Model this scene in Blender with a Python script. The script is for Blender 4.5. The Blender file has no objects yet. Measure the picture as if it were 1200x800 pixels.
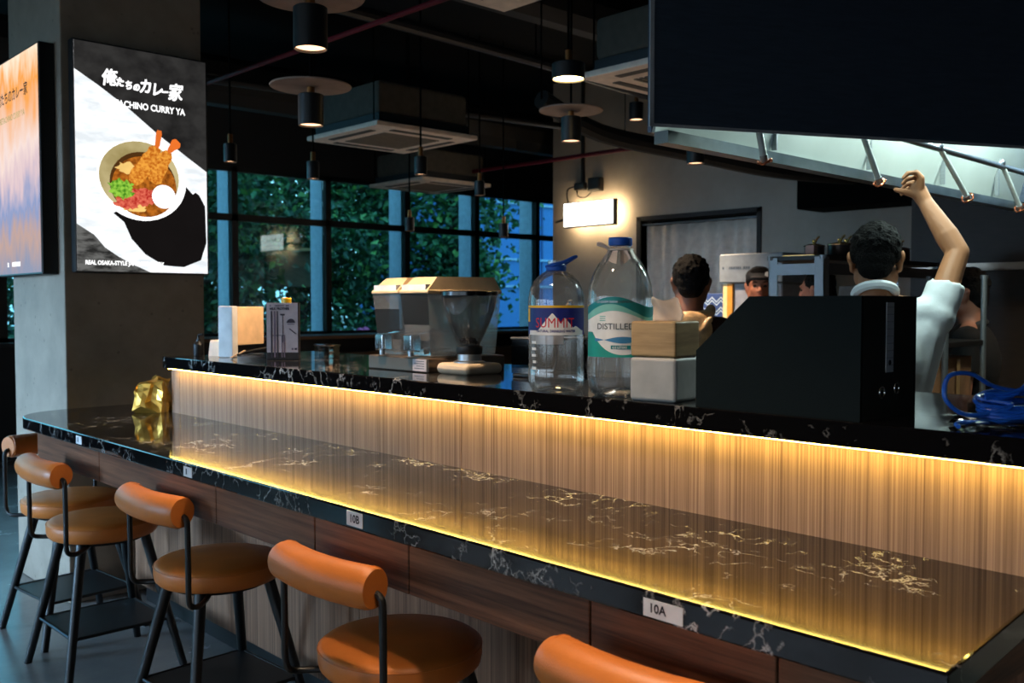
import bpy, bmesh, math, random
from mathutils import Vector, Matrix, Euler, noise
C = bpy.context.scene.collection
SC = bpy.context.scene
PI = math.pi
R = random.Random(7)

# ------------------------------------------------------------------ colour and material helpers
def lin(c):
    out = []
    for v in c[:3]:
        v = v / 255.0
        out.append(v / 12.92 if v <= .04045 else ((v + .055) / 1.055) ** 2.4)
    return (*out, 1.0)

def base_mat(name):
    m = bpy.data.materials.new(name); m.use_nodes = True
    nt = m.node_tree; nt.nodes.clear()
    out = nt.nodes.new('ShaderNodeOutputMaterial')
    return m, nt, out

def N(nt, typ, **kw):
    n = nt.nodes.new(typ)
    for k, v in kw.items():
        if k.startswith('i_'):
            n.inputs[k[2:].replace('_', ' ')].default_value = v
        else:
            setattr(n, k, v)
    return n

def ramp(nt, stops, interp='LINEAR'):
    r = nt.nodes.new('ShaderNodeValToRGB'); e = r.color_ramp.elements
    r.color_ramp.interpolation = interp
    while len(e) > 1: e.remove(e[-1])
    for i, (p, c) in enumerate(stops):
        el = e[0] if i == 0 else e.new(p)
        el.position = p; el.color = c
    return r

def M(name, col, rough=.5, metal=0., spec=.5, vary=.12, vscale=18., bump=0., bscale=60., stretch=(1, 1, 1), coat=0., sheen=0.):
    """Principled surface whose colour wanders a little with a noise."""
    m, nt, out = base_mat(name)
    b = N(nt, 'ShaderNodeBsdfPrincipled'); nt.links.new(b.outputs[0], out.inputs[0])
    b.inputs['Roughness'].default_value = rough; b.inputs['Metallic'].default_value = metal
    b.inputs['Specular IOR Level'].default_value = spec
    b.inputs['Coat Weight'].default_value = coat; b.inputs['Sheen Weight'].default_value = sheen
    c = lin(col)
    tc = N(nt, 'ShaderNodeTexCoord'); mp = N(nt, 'ShaderNodeMapping'); mp.inputs['Scale'].default_value = stretch
    nt.links.new(tc.outputs['Object'], mp.inputs[0])
    no = N(nt, 'ShaderNodeTexNoise'); no.inputs['Scale'].default_value = vscale; no.inputs['Detail'].default_value = 4
    nt.links.new(mp.outputs[0], no.inputs['Vector'])
    lo = tuple(max(0, v * (1 - vary)) for v in c[:3]) + (1,); hi = tuple(min(1, v * (1 + vary)) for v in c[:3]) + (1,)
    r = ramp(nt, [(.3, lo), (.7, hi)])
    nt.links.new(no.outputs['Fac'], r.inputs[0]); nt.links.new(r.outputs[0], b.inputs['Base Color'])
    if bump:
        n2 = N(nt, 'ShaderNodeTexNoise'); n2.inputs['Scale'].default_value = bscale; n2.inputs['Detail'].default_value = 5
        nt.links.new(mp.outputs[0], n2.inputs['Vector'])
        bp = N(nt, 'ShaderNodeBump'); bp.inputs['Strength'].default_value = bump; bp.inputs['Distance'].default_value = .01
        nt.links.new(n2.outputs['Fac'], bp.inputs['Height']); nt.links.new(bp.outputs[0], b.inputs['Normal'])
    return m

def wood(name, dark, light, scale, rough=.42, grain=(1, 1, 1), fine=.5):
    m, nt, out = base_mat(name)
    b = N(nt, 'ShaderNodeBsdfPrincipled'); nt.links.new(b.outputs[0], out.inputs[0])
    b.inputs['Roughness'].default_value = rough; b.inputs['Specular IOR Level'].default_value = .3
    tc = N(nt, 'ShaderNodeTexCoord'); mp = N(nt, 'ShaderNodeMapping'); mp.inputs['Scale'].default_value = grain
    nt.links.new(tc.outputs['Object'], mp.inputs[0])
    a = N(nt, 'ShaderNodeTexNoise'); a.inputs['Scale'].default_value = scale; a.inputs['Detail'].default_value = 6; a.inputs['Roughness'].default_value = .65
    nt.links.new(mp.outputs[0], a.inputs['Vector'])
    a2 = N(nt, 'ShaderNodeTexNoise'); a2.inputs['Scale'].default_value = scale * .22; a2.inputs['Detail'].default_value = 2
    nt.links.new(mp.outputs[0], a2.inputs['Vector'])
    mx = N(nt, 'ShaderNodeMix', data_type='FLOAT'); mx.inputs[0].default_value = .3
    nt.links.new(a.outputs['Fac'], mx.inputs[2]); nt.links.new(a2.outputs['Fac'], mx.inputs[3])
    r = ramp(nt, [(.34, lin(dark)), (.50, lin(tuple((d + 2 * l) / 3 for d, l in zip(dark, light)))), (.62, lin(light))])
    nt.links.new(mx.outputs[0], r.inputs[0]); nt.links.new(r.outputs[0], b.inputs['Base Color'])
    bp = N(nt, 'ShaderNodeBump'); bp.inputs['Strength'].default_value = .12; bp.inputs['Distance'].default_value = .003
    nt.links.new(a.outputs['Fac'], bp.inputs['Height']); nt.links.new(bp.outputs[0], b.inputs['Normal'])
    return m

def marble(name):
    m, nt, out = base_mat(name)
    b = N(nt, 'ShaderNodeBsdfPrincipled'); nt.links.new(b.outputs[0], out.inputs[0])
    b.inputs['Roughness'].default_value = .06; b.inputs['Specular IOR Level'].default_value = .62
    tc = N(nt, 'ShaderNodeTexCoord')
    w = N(nt, 'ShaderNodeTexNoise'); w.inputs['Scale'].default_value = 5.; w.inputs['Detail'].default_value = 6; w.inputs['Roughness'].default_value = .6
    nt.links.new(tc.outputs['Object'], w.inputs['Vector'])
    add = N(nt, 'ShaderNodeMix', data_type='RGBA', blend_type='LINEAR_LIGHT'); add.inputs[0].default_value = .16
    nt.links.new(tc.outputs['Object'], add.inputs[6]); nt.links.new(w.outputs['Color'], add.inputs[7])
    v = N(nt, 'ShaderNodeTexVoronoi', feature='DISTANCE_TO_EDGE'); v.inputs['Scale'].default_value = 13.
    nt.links.new(add.outputs[2], v.inputs['Vector'])
    r1 = ramp(nt, [(0., (1, 1, 1, 1)), (.020, (.40, .40, .40, 1)), (.060, (0, 0, 0, 1))])
    nt.links.new(v.outputs['Distance'], r1.inputs[0])
    p = N(nt, 'ShaderNodeTexNoise'); p.inputs['Scale'].default_value = 4.2; p.inputs['Detail'].default_value = 5; p.inputs['Roughness'].default_value = .7
    nt.links.new(tc.outputs['Object'], p.inputs['Vector'])
    r2 = ramp(nt, [(.485, (0, 0, 0, 1)), (.62, (1, 1, 1, 1))])
    nt.links.new(p.outputs['Fac'], r2.inputs[0])
    mul = N(nt, 'ShaderNodeMath', operation='MULTIPLY')
    nt.links.new(r1.outputs[0], mul.inputs[0]); nt.links.new(r2.outputs[0], mul.inputs[1])
    mix = N(nt, 'ShaderNodeMix', data_type='RGBA')
    mix.inputs[6].default_value = lin((14, 13, 14)); mix.inputs[7].default_value = lin((205, 200, 196))
    nt.links.new(mul.outputs[0], mix.inputs[0]); nt.links.new(mix.outputs[2], b.inputs['Base Color'])
    return m

def concrete(name, a, b_, rough=.75, scale=2.2, spec=.3, spots=True, bump=.25):
    m, nt, out = base_mat(name)
    b = N(nt, 'ShaderNodeBsdfPrincipled'); nt.links.new(b.outputs[0], out.inputs[0])
    b.inputs['Specular IOR Level'].default_value = spec
    tc = N(nt, 'ShaderNodeTexCoord')
    n1 = N(nt, 'ShaderNodeTexNoise'); n1.inputs['Scale'].default_value = scale; n1.inputs['Detail'].default_value = 9; n1.inputs['Roughness'].default_value = .66
    nt.links.new(tc.outputs['Object'], n1.inputs['Vector'])
    r = ramp(nt, [(.3, lin(a)), (.7, lin(b_))])
    nt.links.new(n1.outputs['Fac'], r.inputs[0])
    col = r.outputs[0]
    if spots:
        v = N(nt, 'ShaderNodeTexVoronoi'); v.inputs['Scale'].default_value = 14.
        nt.links.new(tc.outputs['Object'], v.inputs['Vector'])
        r2 = ramp(nt, [(.05, (.35, .35, .35, 1)), (.13, (1, 1, 1, 1))])
        nt.links.new(v.outputs['Distance'], r2.inputs[0])
        mx = N(nt, 'ShaderNodeMix', data_type='RGBA', blend_type='MULTIPLY'); mx.inputs[0].default_value = .5
        nt.links.new(col, mx.inputs[6]); nt.links.new(r2.outputs[0], mx.inputs[7]); col = mx.outputs[2]
    nt.links.new(col, b.inputs['Base Color'])
    rr = ramp(nt, [(.3, (rough * .8,) * 3 + (1,)), (.7, (min(1, rough * 1.15),) * 3 + (1,))])
    nt.links.new(n1.outputs['Fac'], rr.inputs[0]); nt.links.new(rr.outputs[0], b.inputs['Roughness'])
    if bump:
        bp = N(nt, 'ShaderNodeBump'); bp.inputs['Strength'].default_value = bump; bp.inputs['Distance'].default_value = .01
        nt.links.new(n1.outputs['Fac'], bp.inputs['Height']); nt.links.new(bp.outputs[0], b.inputs['Normal'])
    return m

def clear(name, tint=(1, 1, 1), refl=.09, rough=.03, milk=0.):
    """Thin clear plastic or glass: what lies behind shows through, with a sheen that grows at glancing angles."""
    m, nt, out = base_mat(name)
    t = N(nt, 'ShaderNodeBsdfTransparent'); t.inputs[0].default_value = (*tint, 1)
    g = N(nt, 'ShaderNodeBsdfGlossy'); g.inputs['Roughness'].default_value = rough; g.inputs[0].default_value = (1, 1, 1, 1)
    lw = N(nt, 'ShaderNodeLayerWeight'); lw.inputs[0].default_value = .22
    no = N(nt, 'ShaderNodeTexNoise'); no.inputs['Scale'].default_value = 9
    mr = N(nt, 'ShaderNodeMath', operation='MULTIPLY_ADD'); mr.inputs[1].default_value = .75; mr.inputs[2].default_value = refl
    nt.links.new(lw.outputs['Fresnel'], mr.inputs[0])
    m2 = N(nt, 'ShaderNodeMath', operation='MULTIPLY_ADD', use_clamp=True); m2.inputs[1].default_value = .03
    nt.links.new(no.outputs['Fac'], m2.inputs[0]); nt.links.new(mr.outputs[0], m2.inputs[2])
    mx = N(nt, 'ShaderNodeMixShader')
    ts = t
    if milk:
        df = N(nt, 'ShaderNodeBsdfDiffuse'); df.inputs[0].default_value = (.85, .82, .80, 1); tl = N(nt, 'ShaderNodeBsdfTranslucent'); tl.inputs[0].default_value = (.85, .82, .80, 1)
        m3 = N(nt, 'ShaderNodeMixShader'); m3.inputs[0].default_value = .5; nt.links.new(df.outputs[0], m3.inputs[1]); nt.links.new(tl.outputs[0], m3.inputs[2])
        ts = N(nt, 'ShaderNodeMixShader'); ts.inputs[0].default_value = milk; nt.links.new(t.outputs[0], ts.inputs[1]); nt.links.new(m3.outputs[0], ts.inputs[2])
    nt.links.new(m2.outputs[0], mx.inputs[0]); nt.links.new(ts.outputs[0], mx.inputs[1]); nt.links.new(g.outputs[0], mx.inputs[2])
    nt.links.new(mx.outputs[0], out.inputs[0])
    return m

def glow(name, col, strength, vary=0., vscale=8., stretch=(1, 1, 1), col2=None):
    m, nt, out = base_mat(name)
    e = N(nt, 'ShaderNodeEmission'); e.inputs[1].default_value = strength; nt.links.new(e.outputs[0], out.inputs[0])
    c = lin(col)
    tc = N(nt, 'ShaderNodeTexCoord'); mp = N(nt, 'ShaderNodeMapping'); mp.inputs['Scale'].default_value = stretch
    nt.links.new(tc.outputs['Object'], mp.inputs[0])
    no = N(nt, 'ShaderNodeTexNoise'); no.inputs['Scale'].default_value = vscale; no.inputs['Detail'].default_value = 5
    nt.links.new(mp.outputs[0], no.inputs['Vector'])
    c2 = lin(col2) if col2 else tuple(v * (1 - vary) for v in c[:3]) + (1,)
    r = ramp(nt, [(.35, c2), (.62, c)])
    nt.links.new(no.outputs['Fac'], r.inputs[0]); nt.links.new(r.outputs[0], e.inputs[0])
    return m

# ------------------------------------------------------------------ mesh builder
class MB:
    def __init__(s): s.v = []; s.f = []; s.mi = []; s.m = 0; s.wn = False
    def add(s, vs, fs):
        o = len(s.v); s.v += [Vector(p) for p in vs]
        for f in fs: s.f.append([i + o for i in f]); s.mi.append(s.m)
        return s
    def box(s, lo, hi, rot=None, piv=None):
        (a, b, c), (d, e, f) = lo, hi
        vs = [Vector(p) for p in ((a, b, c), (d, b, c), (d, e, c), (a, e, c), (a, b, f), (d, b, f), (d, e, f), (a, e, f))]
        if rot is not None:
            pv = Vector(piv) if piv is not None else (Vector(lo) + Vector(hi)) / 2
            vs = [rot @ (p - pv) + pv for p in vs]
        return s.add(vs, [(0, 3, 2, 1), (4, 5, 6, 7), (0, 1, 5, 4), (1, 2, 6, 5), (2, 3, 7, 6), (3, 0, 4, 7)])
    def rbox(s, lo, hi, r=.005, seg=2, rot=None, piv=None):
        s.wn = True
        bm = bmesh.new(); bmesh.ops.create_cube(bm, size=1)
        lo, hi = Vector(lo), Vector(hi); d = hi - lo; c = (hi + lo) / 2
        for v in bm.verts: v.co = Vector((v.co.x * d.x, v.co.y * d.y, v.co.z * d.z)) + c
        bmesh.ops.bevel(bm, geom=bm.edges[:], offset=min(r, .49 * min(d)), segments=seg, affect='EDGES', profile=.5)
        pv = Vector(piv) if piv is not None else c
        vs = [(rot @ (v.co - pv) + pv) if rot is not None else v.co.copy() for v in bm.verts]
        bm.verts.index_update(); fs = [[v.index for v in f.verts] for f in bm.faces]; bm.free()
        return s.add(vs, fs)
    def tube(s, pts, r, n=10, cap=True, closed=False):
        pts = [Vector(p) for p in pts]; k = len(pts)
        rs = r if isinstance(r, (list, tuple)) else [r] * k
        vs = []; prev = None
        for i, p in enumerate(pts):
            if closed: t = pts[(i + 1) % k] - pts[i - 1]
            else: t = (pts[min(i + 1, k - 1)] - pts[max(i - 1, 0)])
            t = t.normalized() if t.length > 1e-9 else Vector((0, 0, 1))
            if prev is None:
                a = Vector((0, 0, 1)) if abs(t.z) < .9 else Vector((1, 0, 0))
                u = t.cross(a).normalized()
            else:
                u = (prev - t * prev.dot(t)); u = u.normalized() if u.length > 1e-6 else t.orthogonal().normalized()
            prev = u; w = t.cross(u)
            for j in range(n):
                a = 2 * PI * j / n; vs.append(p + (u * math.cos(a) + w * math.sin(a)) * rs[i])
        fs = []
        for i in range(k if closed else k - 1):
            for j in range(n):
                a, b = i * n + j, i * n + (j + 1) % n; i2 = (i + 1) % k
                fs.append((a, b, i2 * n + (j + 1) % n, i2 * n + j))
        if cap and not closed:
            fs.append(tuple(range(n))[::-1]); fs.append(tuple((k - 1) * n + j for j in range(n)))
        return s.add(vs, fs)
    def lathe(s, prof, c=(0, 0, 0), n=32, axis='z', sq=0.):
        """prof: (radius, height) from bottom to top; sq squares the section off a little."""
        c = Vector(c); vs = []; fs = []; k = len(prof)
        for r, h in prof:
            for j in range(n):
                a = 2 * PI * j / n; q = 1.
                if sq: q = 1 + sq * (1 / max(abs(math.cos(a)), abs(math.sin(a))) - 1)
                p = Vector((r * q * math.cos(a), r * q * math.sin(a), h))
                if axis == 'y': p = Vector((p.x, p.z, -p.y))
                if axis == 'x': p = Vector((p.z, p.x, p.y))
                vs.append(c + p)
        for i in range(k - 1):
            for j in range(n):
                fs.append((i * n + j, i * n + (j + 1) % n, (i + 1) * n + (j + 1) % n, (i + 1) * n + j))
        if prof[0][0] > 1e-6: fs.append(tuple(range(n))[::-1])
        if prof[-1][0] > 1e-6: fs.append(tuple((k - 1) * n + j for j in range(n)))
        return s.add(vs, fs)
    def ell(s, c, r, rot=None, n=16, m=10):
        c = Vector(c); vs = []; fs = []
        for i in range(1, m):
            t = PI * i / m
            for j in range(n):
                a = 2 * PI * j / n
                p = Vector((r[0] * math.sin(t) * math.cos(a), r[1] * math.sin(t) * math.sin(a), -r[2] * math.cos(t)))
                vs.append(c + (rot @ p if rot is not None else p))
        b = Vector((0, 0, -r[2])); t_ = Vector((0, 0, r[2]))
        vs.append(c + (rot @ b if rot is not None else b)); vs.append(c + (rot @ t_ if rot is not None else t_))
        nb, ntp = len(vs) - 2, len(vs) - 1
        for i in range(m - 2):
            for j in range(n):
                fs.append((i * n + j, i * n + (j + 1) % n, (i + 1) * n + (j + 1) % n, (i + 1) * n + j))
        for j in range(n):
            fs.append((nb, (j + 1) % n, j)); fs.append(((m - 2) * n + j, (m - 2) * n + (j + 1) % n, ntp))
        return s.add(vs, fs)
    def cap(s, p0, r0, p1, r1, n=12):
        """A tapering limb with round ends."""
        p0, p1 = Vector(p0), Vector(p1); d = (p1 - p0)
        L = d.length
        if L < 1e-6: return s.ell(p0, (r0,) * 3)
        d /= L; pts = []; rs = []
        for a in (80, 55, 28): pts.append(p0 - d * r0 * math.sin(math.radians(a))); rs.append(r0 * math.cos(math.radians(a)))
        for t in (0, .33, .66, 1): pts.append(p0.lerp(p1, t)); rs.append(r0 + (r1 - r0) * t)
        for a in (28, 55, 80): pts.append(p1 + d * r1 * math.sin(math.radians(a))); rs.append(r1 * math.cos(math.radians(a)))
        return s.tube(pts, rs, n)
    def prism(s, poly, o, u, v, w, depth):
        """poly (a, b) in the frame o + a*u + b*v, drawn out along w."""
        o, u, v, w = Vector(o), Vector(u), Vector(v), Vector(w)
        k = len(poly); vs = [o + u * a + v * b for a, b in poly] + [o + u * a + v * b + w * depth for a, b in poly]
        fs = [tuple(range(k))[::-1], tuple(range(k, 2 * k))] + [(i, (i + 1) % k, k + (i + 1) % k, k + i) for i in range(k)]
        return s.add(vs, fs)
    def face(s, vs): return s.add(vs, [tuple(range(len(vs)))])
    def xf(s, fn): s.v = [Vector(fn(p)) for p in s.v]; return s
    def build(s, name, mat, parent=None, world=False, smooth=35, label=None):
        me = bpy.data.meshes.new(name)
        off = parent.matrix_basis.inverted() if (world and parent is not None) else None
        vs = [off @ p if off is not None else p for p in s.v]
        me.from_pydata(vs, [], s.f)
        mats = mat if isinstance(mat, (list, tuple)) else [mat]
        for mm in mats: me.materials.append(mm)
        for p, i in zip(me.polygons, s.mi): p.material_index = i
        bm = bmesh.new(); bm.from_mesh(me); bmesh.ops.recalc_face_normals(bm, faces=bm.faces[:]); bm.to_mesh(me); bm.free()
        if smooth:
            me.polygons.foreach_set('use_smooth', [True] * len(me.polygons)); me.set_sharp_from_angle(angle=math.radians(smooth))
        me.update()
        o = bpy.data.objects.new(name, me); C.objects.link(o)
        if s.wn and smooth: w_ = o.modifiers.new('normals', 'WEIGHTED_NORMAL'); w_.keep_sharp = True
        if parent is not None: o.parent = parent
        if label: o['label'] = label
        return o

def tag(o, label, cat, group=None, kind=None):
    o['label'] = label; o['category'] = cat
    if group: o['group'] = group
    if kind: o['kind'] = kind
    return o
def thing(name, label, cat, loc=(0, 0, 0), rz=0., group=None):
    o = bpy.data.objects.new(name, None); C.objects.link(o); o.empty_display_size = .1
    o.location = loc; o.rotation_euler = (0, 0, rz)
    o.matrix_basis = Matrix.Translation(loc) @ Matrix.Rotation(rz, 4, 'Z')
    return tag(o, label, cat, group)
def solo(name, mb, mat, label, cat, loc=None, group=None, smooth=35):
    """A thing that is one mesh, given in world coordinates; its origin is moved to its base."""
    if loc is None:
        xs = [p.x for p in mb.v]; ys = [p.y for p in mb.v]; zs = [p.z for p in mb.v]
        loc = ((min(xs) + max(xs)) / 2, (min(ys) + max(ys)) / 2, min(zs))
    L = Vector(loc); mb.v = [p - L for p in mb.v]
    o = mb.build(name, mat, smooth=smooth); o.location = L
    return tag(o, label, cat, group)
def struct(name, mb, mat, parent=None, smooth=35):
    o = mb.build(name, mat, parent, smooth=smooth)
    if parent is None: o['kind'] = 'structure'
    return o
def copy_tree(o, parent=None):
    c = o.copy(); C.objects.link(c)
    if parent is not None: c.parent = parent
    for ch in [k for k in o.children]: copy_tree(ch, c)
    return c
def text_mb(body, size, o, u, v, bold=0., align='LEFT', warp=None, squash=1., spacing=1.):
    cu = bpy.data.curves.new('lettering', 'FONT'); cu.body = body; cu.size = size; cu.align_x = align; cu.offset = bold
    cu.space_character = spacing; cu.resolution_u = 3
    ob = bpy.data.objects.new('lettering', cu); C.objects.link(ob)
    dg = bpy.context.evaluated_depsgraph_get(); dg.update()
    me = bpy.data.meshes.new_from_object(ob.evaluated_get(dg))
    mb = MB(); o, u, v = Vector(o), Vector(u), Vector(v)
    if warp:
        bm = bmesh.new(); bm.from_mesh(me); bmesh.ops.triangulate(bm, faces=bm.faces[:]); bmesh.ops.subdivide_edges(bm, edges=bm.edges[:], cuts=2, use_grid_fill=True); bmesh.ops.triangulate(bm, faces=bm.faces[:]); bm.to_mesh(me); bm.free()
    pts = [(p.co.x * squash, p.co.y) for p in me.vertices]
    vs = [warp(a, b) for a, b in pts] if warp else [o + u * a + v * b for a, b in pts]
    mb.add(vs, [tuple(p.vertices) for p in me.polygons])
    bpy.data.objects.remove(ob); bpy.data.curves.remove(cu); bpy.data.meshes.remove(me)
    return mb
def marks_mb(n, w, h, gap, o, u, v):
    """A row of small blocks for print too small to read."""
    mb = MB(); o, u, v = Vector(o), Vector(u), Vector(v); rr = random.Random(5); a = 0
    for k in range(n):
        ww = w * rr.uniform(.7, 1.2)
        if rr.random() < .86: mb.face([o + u * a, o + u * (a + ww), o + u * (a + ww) + v * h, o + u * a + v * h])
        a += ww + gap
    return mb
def remesh(mb, voxel, smooth=4, fac=.5):
    me = bpy.data.meshes.new('tmp'); me.from_pydata([tuple(p) for p in mb.v], [], mb.f); me.update()
    bm = bmesh.new(); bm.from_mesh(me); bmesh.ops.recalc_face_normals(bm, faces=bm.faces[:]); bm.to_mesh(me); bm.free()
    ob = bpy.data.objects.new('tmp', me); C.objects.link(ob)
    r = ob.modifiers.new('r', 'REMESH'); r.mode = 'VOXEL'; r.voxel_size = voxel
    if smooth:
        s = ob.modifiers.new('s', 'SMOOTH'); s.iterations = smooth; s.factor = fac
    dg = bpy.context.evaluated_depsgraph_get(); dg.update()
    m2 = bpy.data.meshes.new_from_object(ob.evaluated_get(dg))
    out = MB().add([v.co.copy() for v in m2.vertices], [tuple(p.vertices) for p in m2.polygons])
    bpy.data.objects.remove(ob); bpy.data.meshes.remove(me); bpy.data.meshes.remove(m2)
    return out
def arc(c, r, a0, a1, n, z=0.):
    return [(c[0] + r * math.cos(math.radians(a0 + (a1 - a0) * i / n)), c[1] + r * math.sin(math.radians(a0 + (a1 - a0) * i / n)), z) for i in range(n + 1)]
def spline(pts, n=8):
    pts = [Vector(p) for p in pts]; out = []
    for i in range(len(pts) - 1):
        p0 = pts[max(i - 1, 0)]; p1 = pts[i]; p2 = pts[i + 1]; p3 = pts[min(i + 2, len(pts) - 1)]
        for k in range(n):
            t = k / n
            out.append(.5 * ((2 * p1) + (p2 - p0) * t + (2 * p0 - 5 * p1 + 4 * p2 - p3) * t * t + (3 * p1 - p0 - 3 * p2 + p3) * t ** 3))
    return out + [pts[-1]]
X, Y, Z = Vector((1, 0, 0)), Vector((0, 1, 0)), Vector((0, 0, 1))
WORLD, DAY, DAYB, LEDP, LAMP, HOODW = 3.2, (8., 10., 60.), 80., 56., 3.8, 33.
# ------------------------------------------------------------------ materials
m_floor = concrete('polished concrete floor', (104, 103, 102), (140, 136, 132), rough=.26, scale=1.3, spec=.5, spots=False, bump=.04)
m_ceil = M('black ceiling paint', (9, 9, 10), .9, spec=.1)
m_greywall = concrete('grey plaster', (140, 130, 120), (158, 148, 137), rough=.85, scale=2.6, spots=False, bump=.08)
m_pillar = concrete('raw concrete', (134, 122, 108), (166, 152, 136), rough=.82, scale=3.4, bump=.3)
m_darkwall = concrete('charcoal plaster', (40, 40, 42), (52, 51, 51), rough=.9, scale=3, spots=False, bump=.05)
m_alu = M('pale aluminium', (206, 216, 226), .5, .1)
m_frame = M('black window frame', (20, 22, 25), .5)
m_glass = clear('tinted window glass', (.50, .83, .90), .03, .02)
m_glass2 = clear('clear shopfront glass', (.95, .97, .98), .035, .02)
m_marble = marble('black marble')
m_oakv = wood('vertical grain veneer', (90, 64, 51), (188, 154, 132), 1.0, .42, (3., 190., 1.0))
m_oakv2 = wood('vertical grain base veneer', (80, 54, 40), (160, 120, 94), 1.0, .45, (3., 120., 1.0))
m_oakh = wood('horizontal grain veneer', (64, 37, 25), (138, 92, 66), 1.0, .4, (3., 2.2, 75.))
m_leather = M('tan leather', (204, 117, 50), .40, spec=.5, vary=.1, vscale=9, bump=.1, bscale=260)
m_blackmetal = M('black powder coat', (17, 18, 19), .42, spec=.5)
m_plate = M('black footplate', (30, 32, 34), .45, .3)
m_edge = M('edge highlight steel', (120, 140, 155), .3, .8)
m_black = M('black plastic', (12, 12, 13), .45)
m_white = M('white paint', (222, 222, 218), .5)
m_paper = M('white paper', (226, 228, 228), .7)
m_ink = M('black ink', (26, 28, 32), .7)
m_led = glow('amber led', (255, 218, 104), LEDP)
m_brass = M('aged brass', (150, 100, 55), .35, .8)
m_steel = M('brushed steel', (170, 174, 178), .3, .95, vary=.08, vscale=30, stretch=(1, 1, 12))
m_darksteel = M('dark brushed steel', (104, 116, 136), .30, .7, vary=.1, vscale=14, stretch=(1, 1, 8))
m_brownsteel = M('brown tinted steel', (40, 28, 20), .55, .1, .2, vary=.15, vscale=10, stretch=(1, 1, 6))
m_red = M('red pipe paint', (92, 14, 28), .6, spec=.2)
m_duct = M('dark galvanised duct', (46, 46, 48), .5, .5)
m_acwhite = M('off white plastic', (240, 222, 206), .55)
m_foam = M('grey insulation', (84, 80, 72), .9)
m_rod = M('matt black rod', (8, 8, 8), .9, spec=.05)

# ------------------------------------------------------------------ the room
struct('floor', MB().box((-4.2, -3.2, -.1), (10.4, 9.3, 0)), m_floor)
struct('ceiling', MB().box((-4.2, -3.2, 3.6), (10.4, 9.5, 3.7)), m_ceil)
struct('wall_front', MB().box((-4.2, -3.2, 0), (10.4, -3.0, 3.6)), m_darkwall)
WX = [-4.0, -2.98, -1.9, -.8, .3, 1.39, 2.49, 3.59, 4.69, 5.81, 6.90, 8.0, 9.08, 10.2]
WB, WT, WM = 1.03, 2.79, 2.27
struct('wall_back', MB().box((-4.2, 9.15, 0), (10.4, 9.3, WB)).box((-4.2, 9.15, WT), (10.4, 9.3, 3.6)), m_darkwall)
struct('trim_1', MB().box((-4.0, 9.02, WB - .03), (10.2, 9.16, WB + .01)), m_frame)
for i in range(len(WX) - 1):
    a, b = WX[i], WX[i + 1]
    fr = MB()
    fr.box((b - .035, 9.14, WB), (b + .035, 9.2, WT)).box((a, 9.14, WM - .035), (b, 9.2, WM + .035))
    fr.box((a, 9.14, WB), (b, 9.2, WB + .05)).box((a, 9.14, WT - .05), (b, 9.2, WT))
    w = struct('window_%d' % (i + 1), fr, m_frame)
    fin = MB().box((b - .03, 9.23, WB - .2), (b + .03, 9.47, WT + .3)).build('fin', m_alu, w)
    MB().box((a + .03, 9.205, WB + .05), (b - .03, 9.211, WM - .03)).box((a + .03, 9.205, WM + .03), (b - .03, 9.211, WT - .05)).build('pane', m_glass, w)
struct('wall_right', MB().box((7.0, -3.0, 0), (7.15, 4.44, 3.6)).box((7.0, 5.68, 0), (7.15, 6.83, 3.6)).box((7.0, 4.44, 2.15), (7.15, 5.68, 3.6)), m_greywall)
struct('wall_end', MB().box((10.2, -3, 0), (10.4, 9.3, 3.6)).box((7.15, 6.5, 0), (10.2, 6.6, 3.6)), m_darkwall)
struct('door_1', MB().box((6.985, 4.40, 0), (7.1, 4.44, 2.19)).box((6.985, 5.68, 0), (7.1, 5.73, 2.19)).box((6.985, 4.40, 2.15), (7.1, 5.73, 2.19)), m_darkwall)
# street side wall with three broad openings
lw = MB().box((-4.2, -3, 0), (-4, 9.2, .85)).box((-4.2, -3, 2.35), (-4, 9.2, 3.6))
for y0, y1 in ((-3, -2.2), (1.2, 1.5), (5.0, 5.3), (8.6, 9.2)): lw.box((-4.2, y0, .85), (-4, y1, 2.35))
struct('wall_left', lw, m_darkwall)
for i, (y0, y1) in enumerate(((-2.2, 1.2), (1.5, 5.0), (5.3, 8.6))):
    mb = MB()
    for k in range(3): yy = y0 + (y1 - y0) * k / 2; mb.box((-4.12, yy - .03, .85), (-4.04, yy + .03, 2.35))
    mb.box((-4.12, y0, .85), (-4.04, y1, .91)).box((-4.12, y0, 2.29), (-4.04, y1, 2.35))
    w = struct('window_%d' % (20 + i), mb, m_frame)
    MB().box((-4.09, y0, .9), (-4.083, y1, 2.3)).build('pane', m_glass2, w)
# the concrete pillar
struct('pillar', MB().rbox((1.495, 4.55, 0), (2.165, 5.31, 3.6), .012, 2), m_pillar)
struct('beam', MB().box((-4, 4.6, 3.3), (10.2, 5.2, 3.6)), m_ceil)

# ------------------------------------------------------------------ the two-level bar
ZL, ZU = .907, 1.153
def slab(poly, z0, z1, r=.004):
    bm = bmesh.new(); vs = [bm.verts.new((x, y, z0)) for x, y in poly]; f = bm.faces.new(vs)
    e = bmesh.ops.extrude_face_region(bm, geom=[f])
    for v in e['geom']:
        if isinstance(v, bmesh.types.BMVert): v.co.z = z1
    bmesh.ops.recalc_face_normals(bm, faces=bm.faces[:])
    ed = [x for x in bm.edges if x.is_manifold and x.calc_face_angle(0) > 1.0]
    bmesh.ops.bevel(bm, geom=ed, offset=r, segments=2, affect='EDGES', profile=.5)
    bm.verts.index_update(); mb = MB().add([v.co.copy() for v in bm.verts], [[v.index for v in f.verts] for f in bm.faces]); bm.free(); return mb
rc = [(1.48 + .25 * math.cos(math.radians(a)), 4.255 + .25 * math.sin(math.radians(a))) for a in range(180, 89, -10)]
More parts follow.
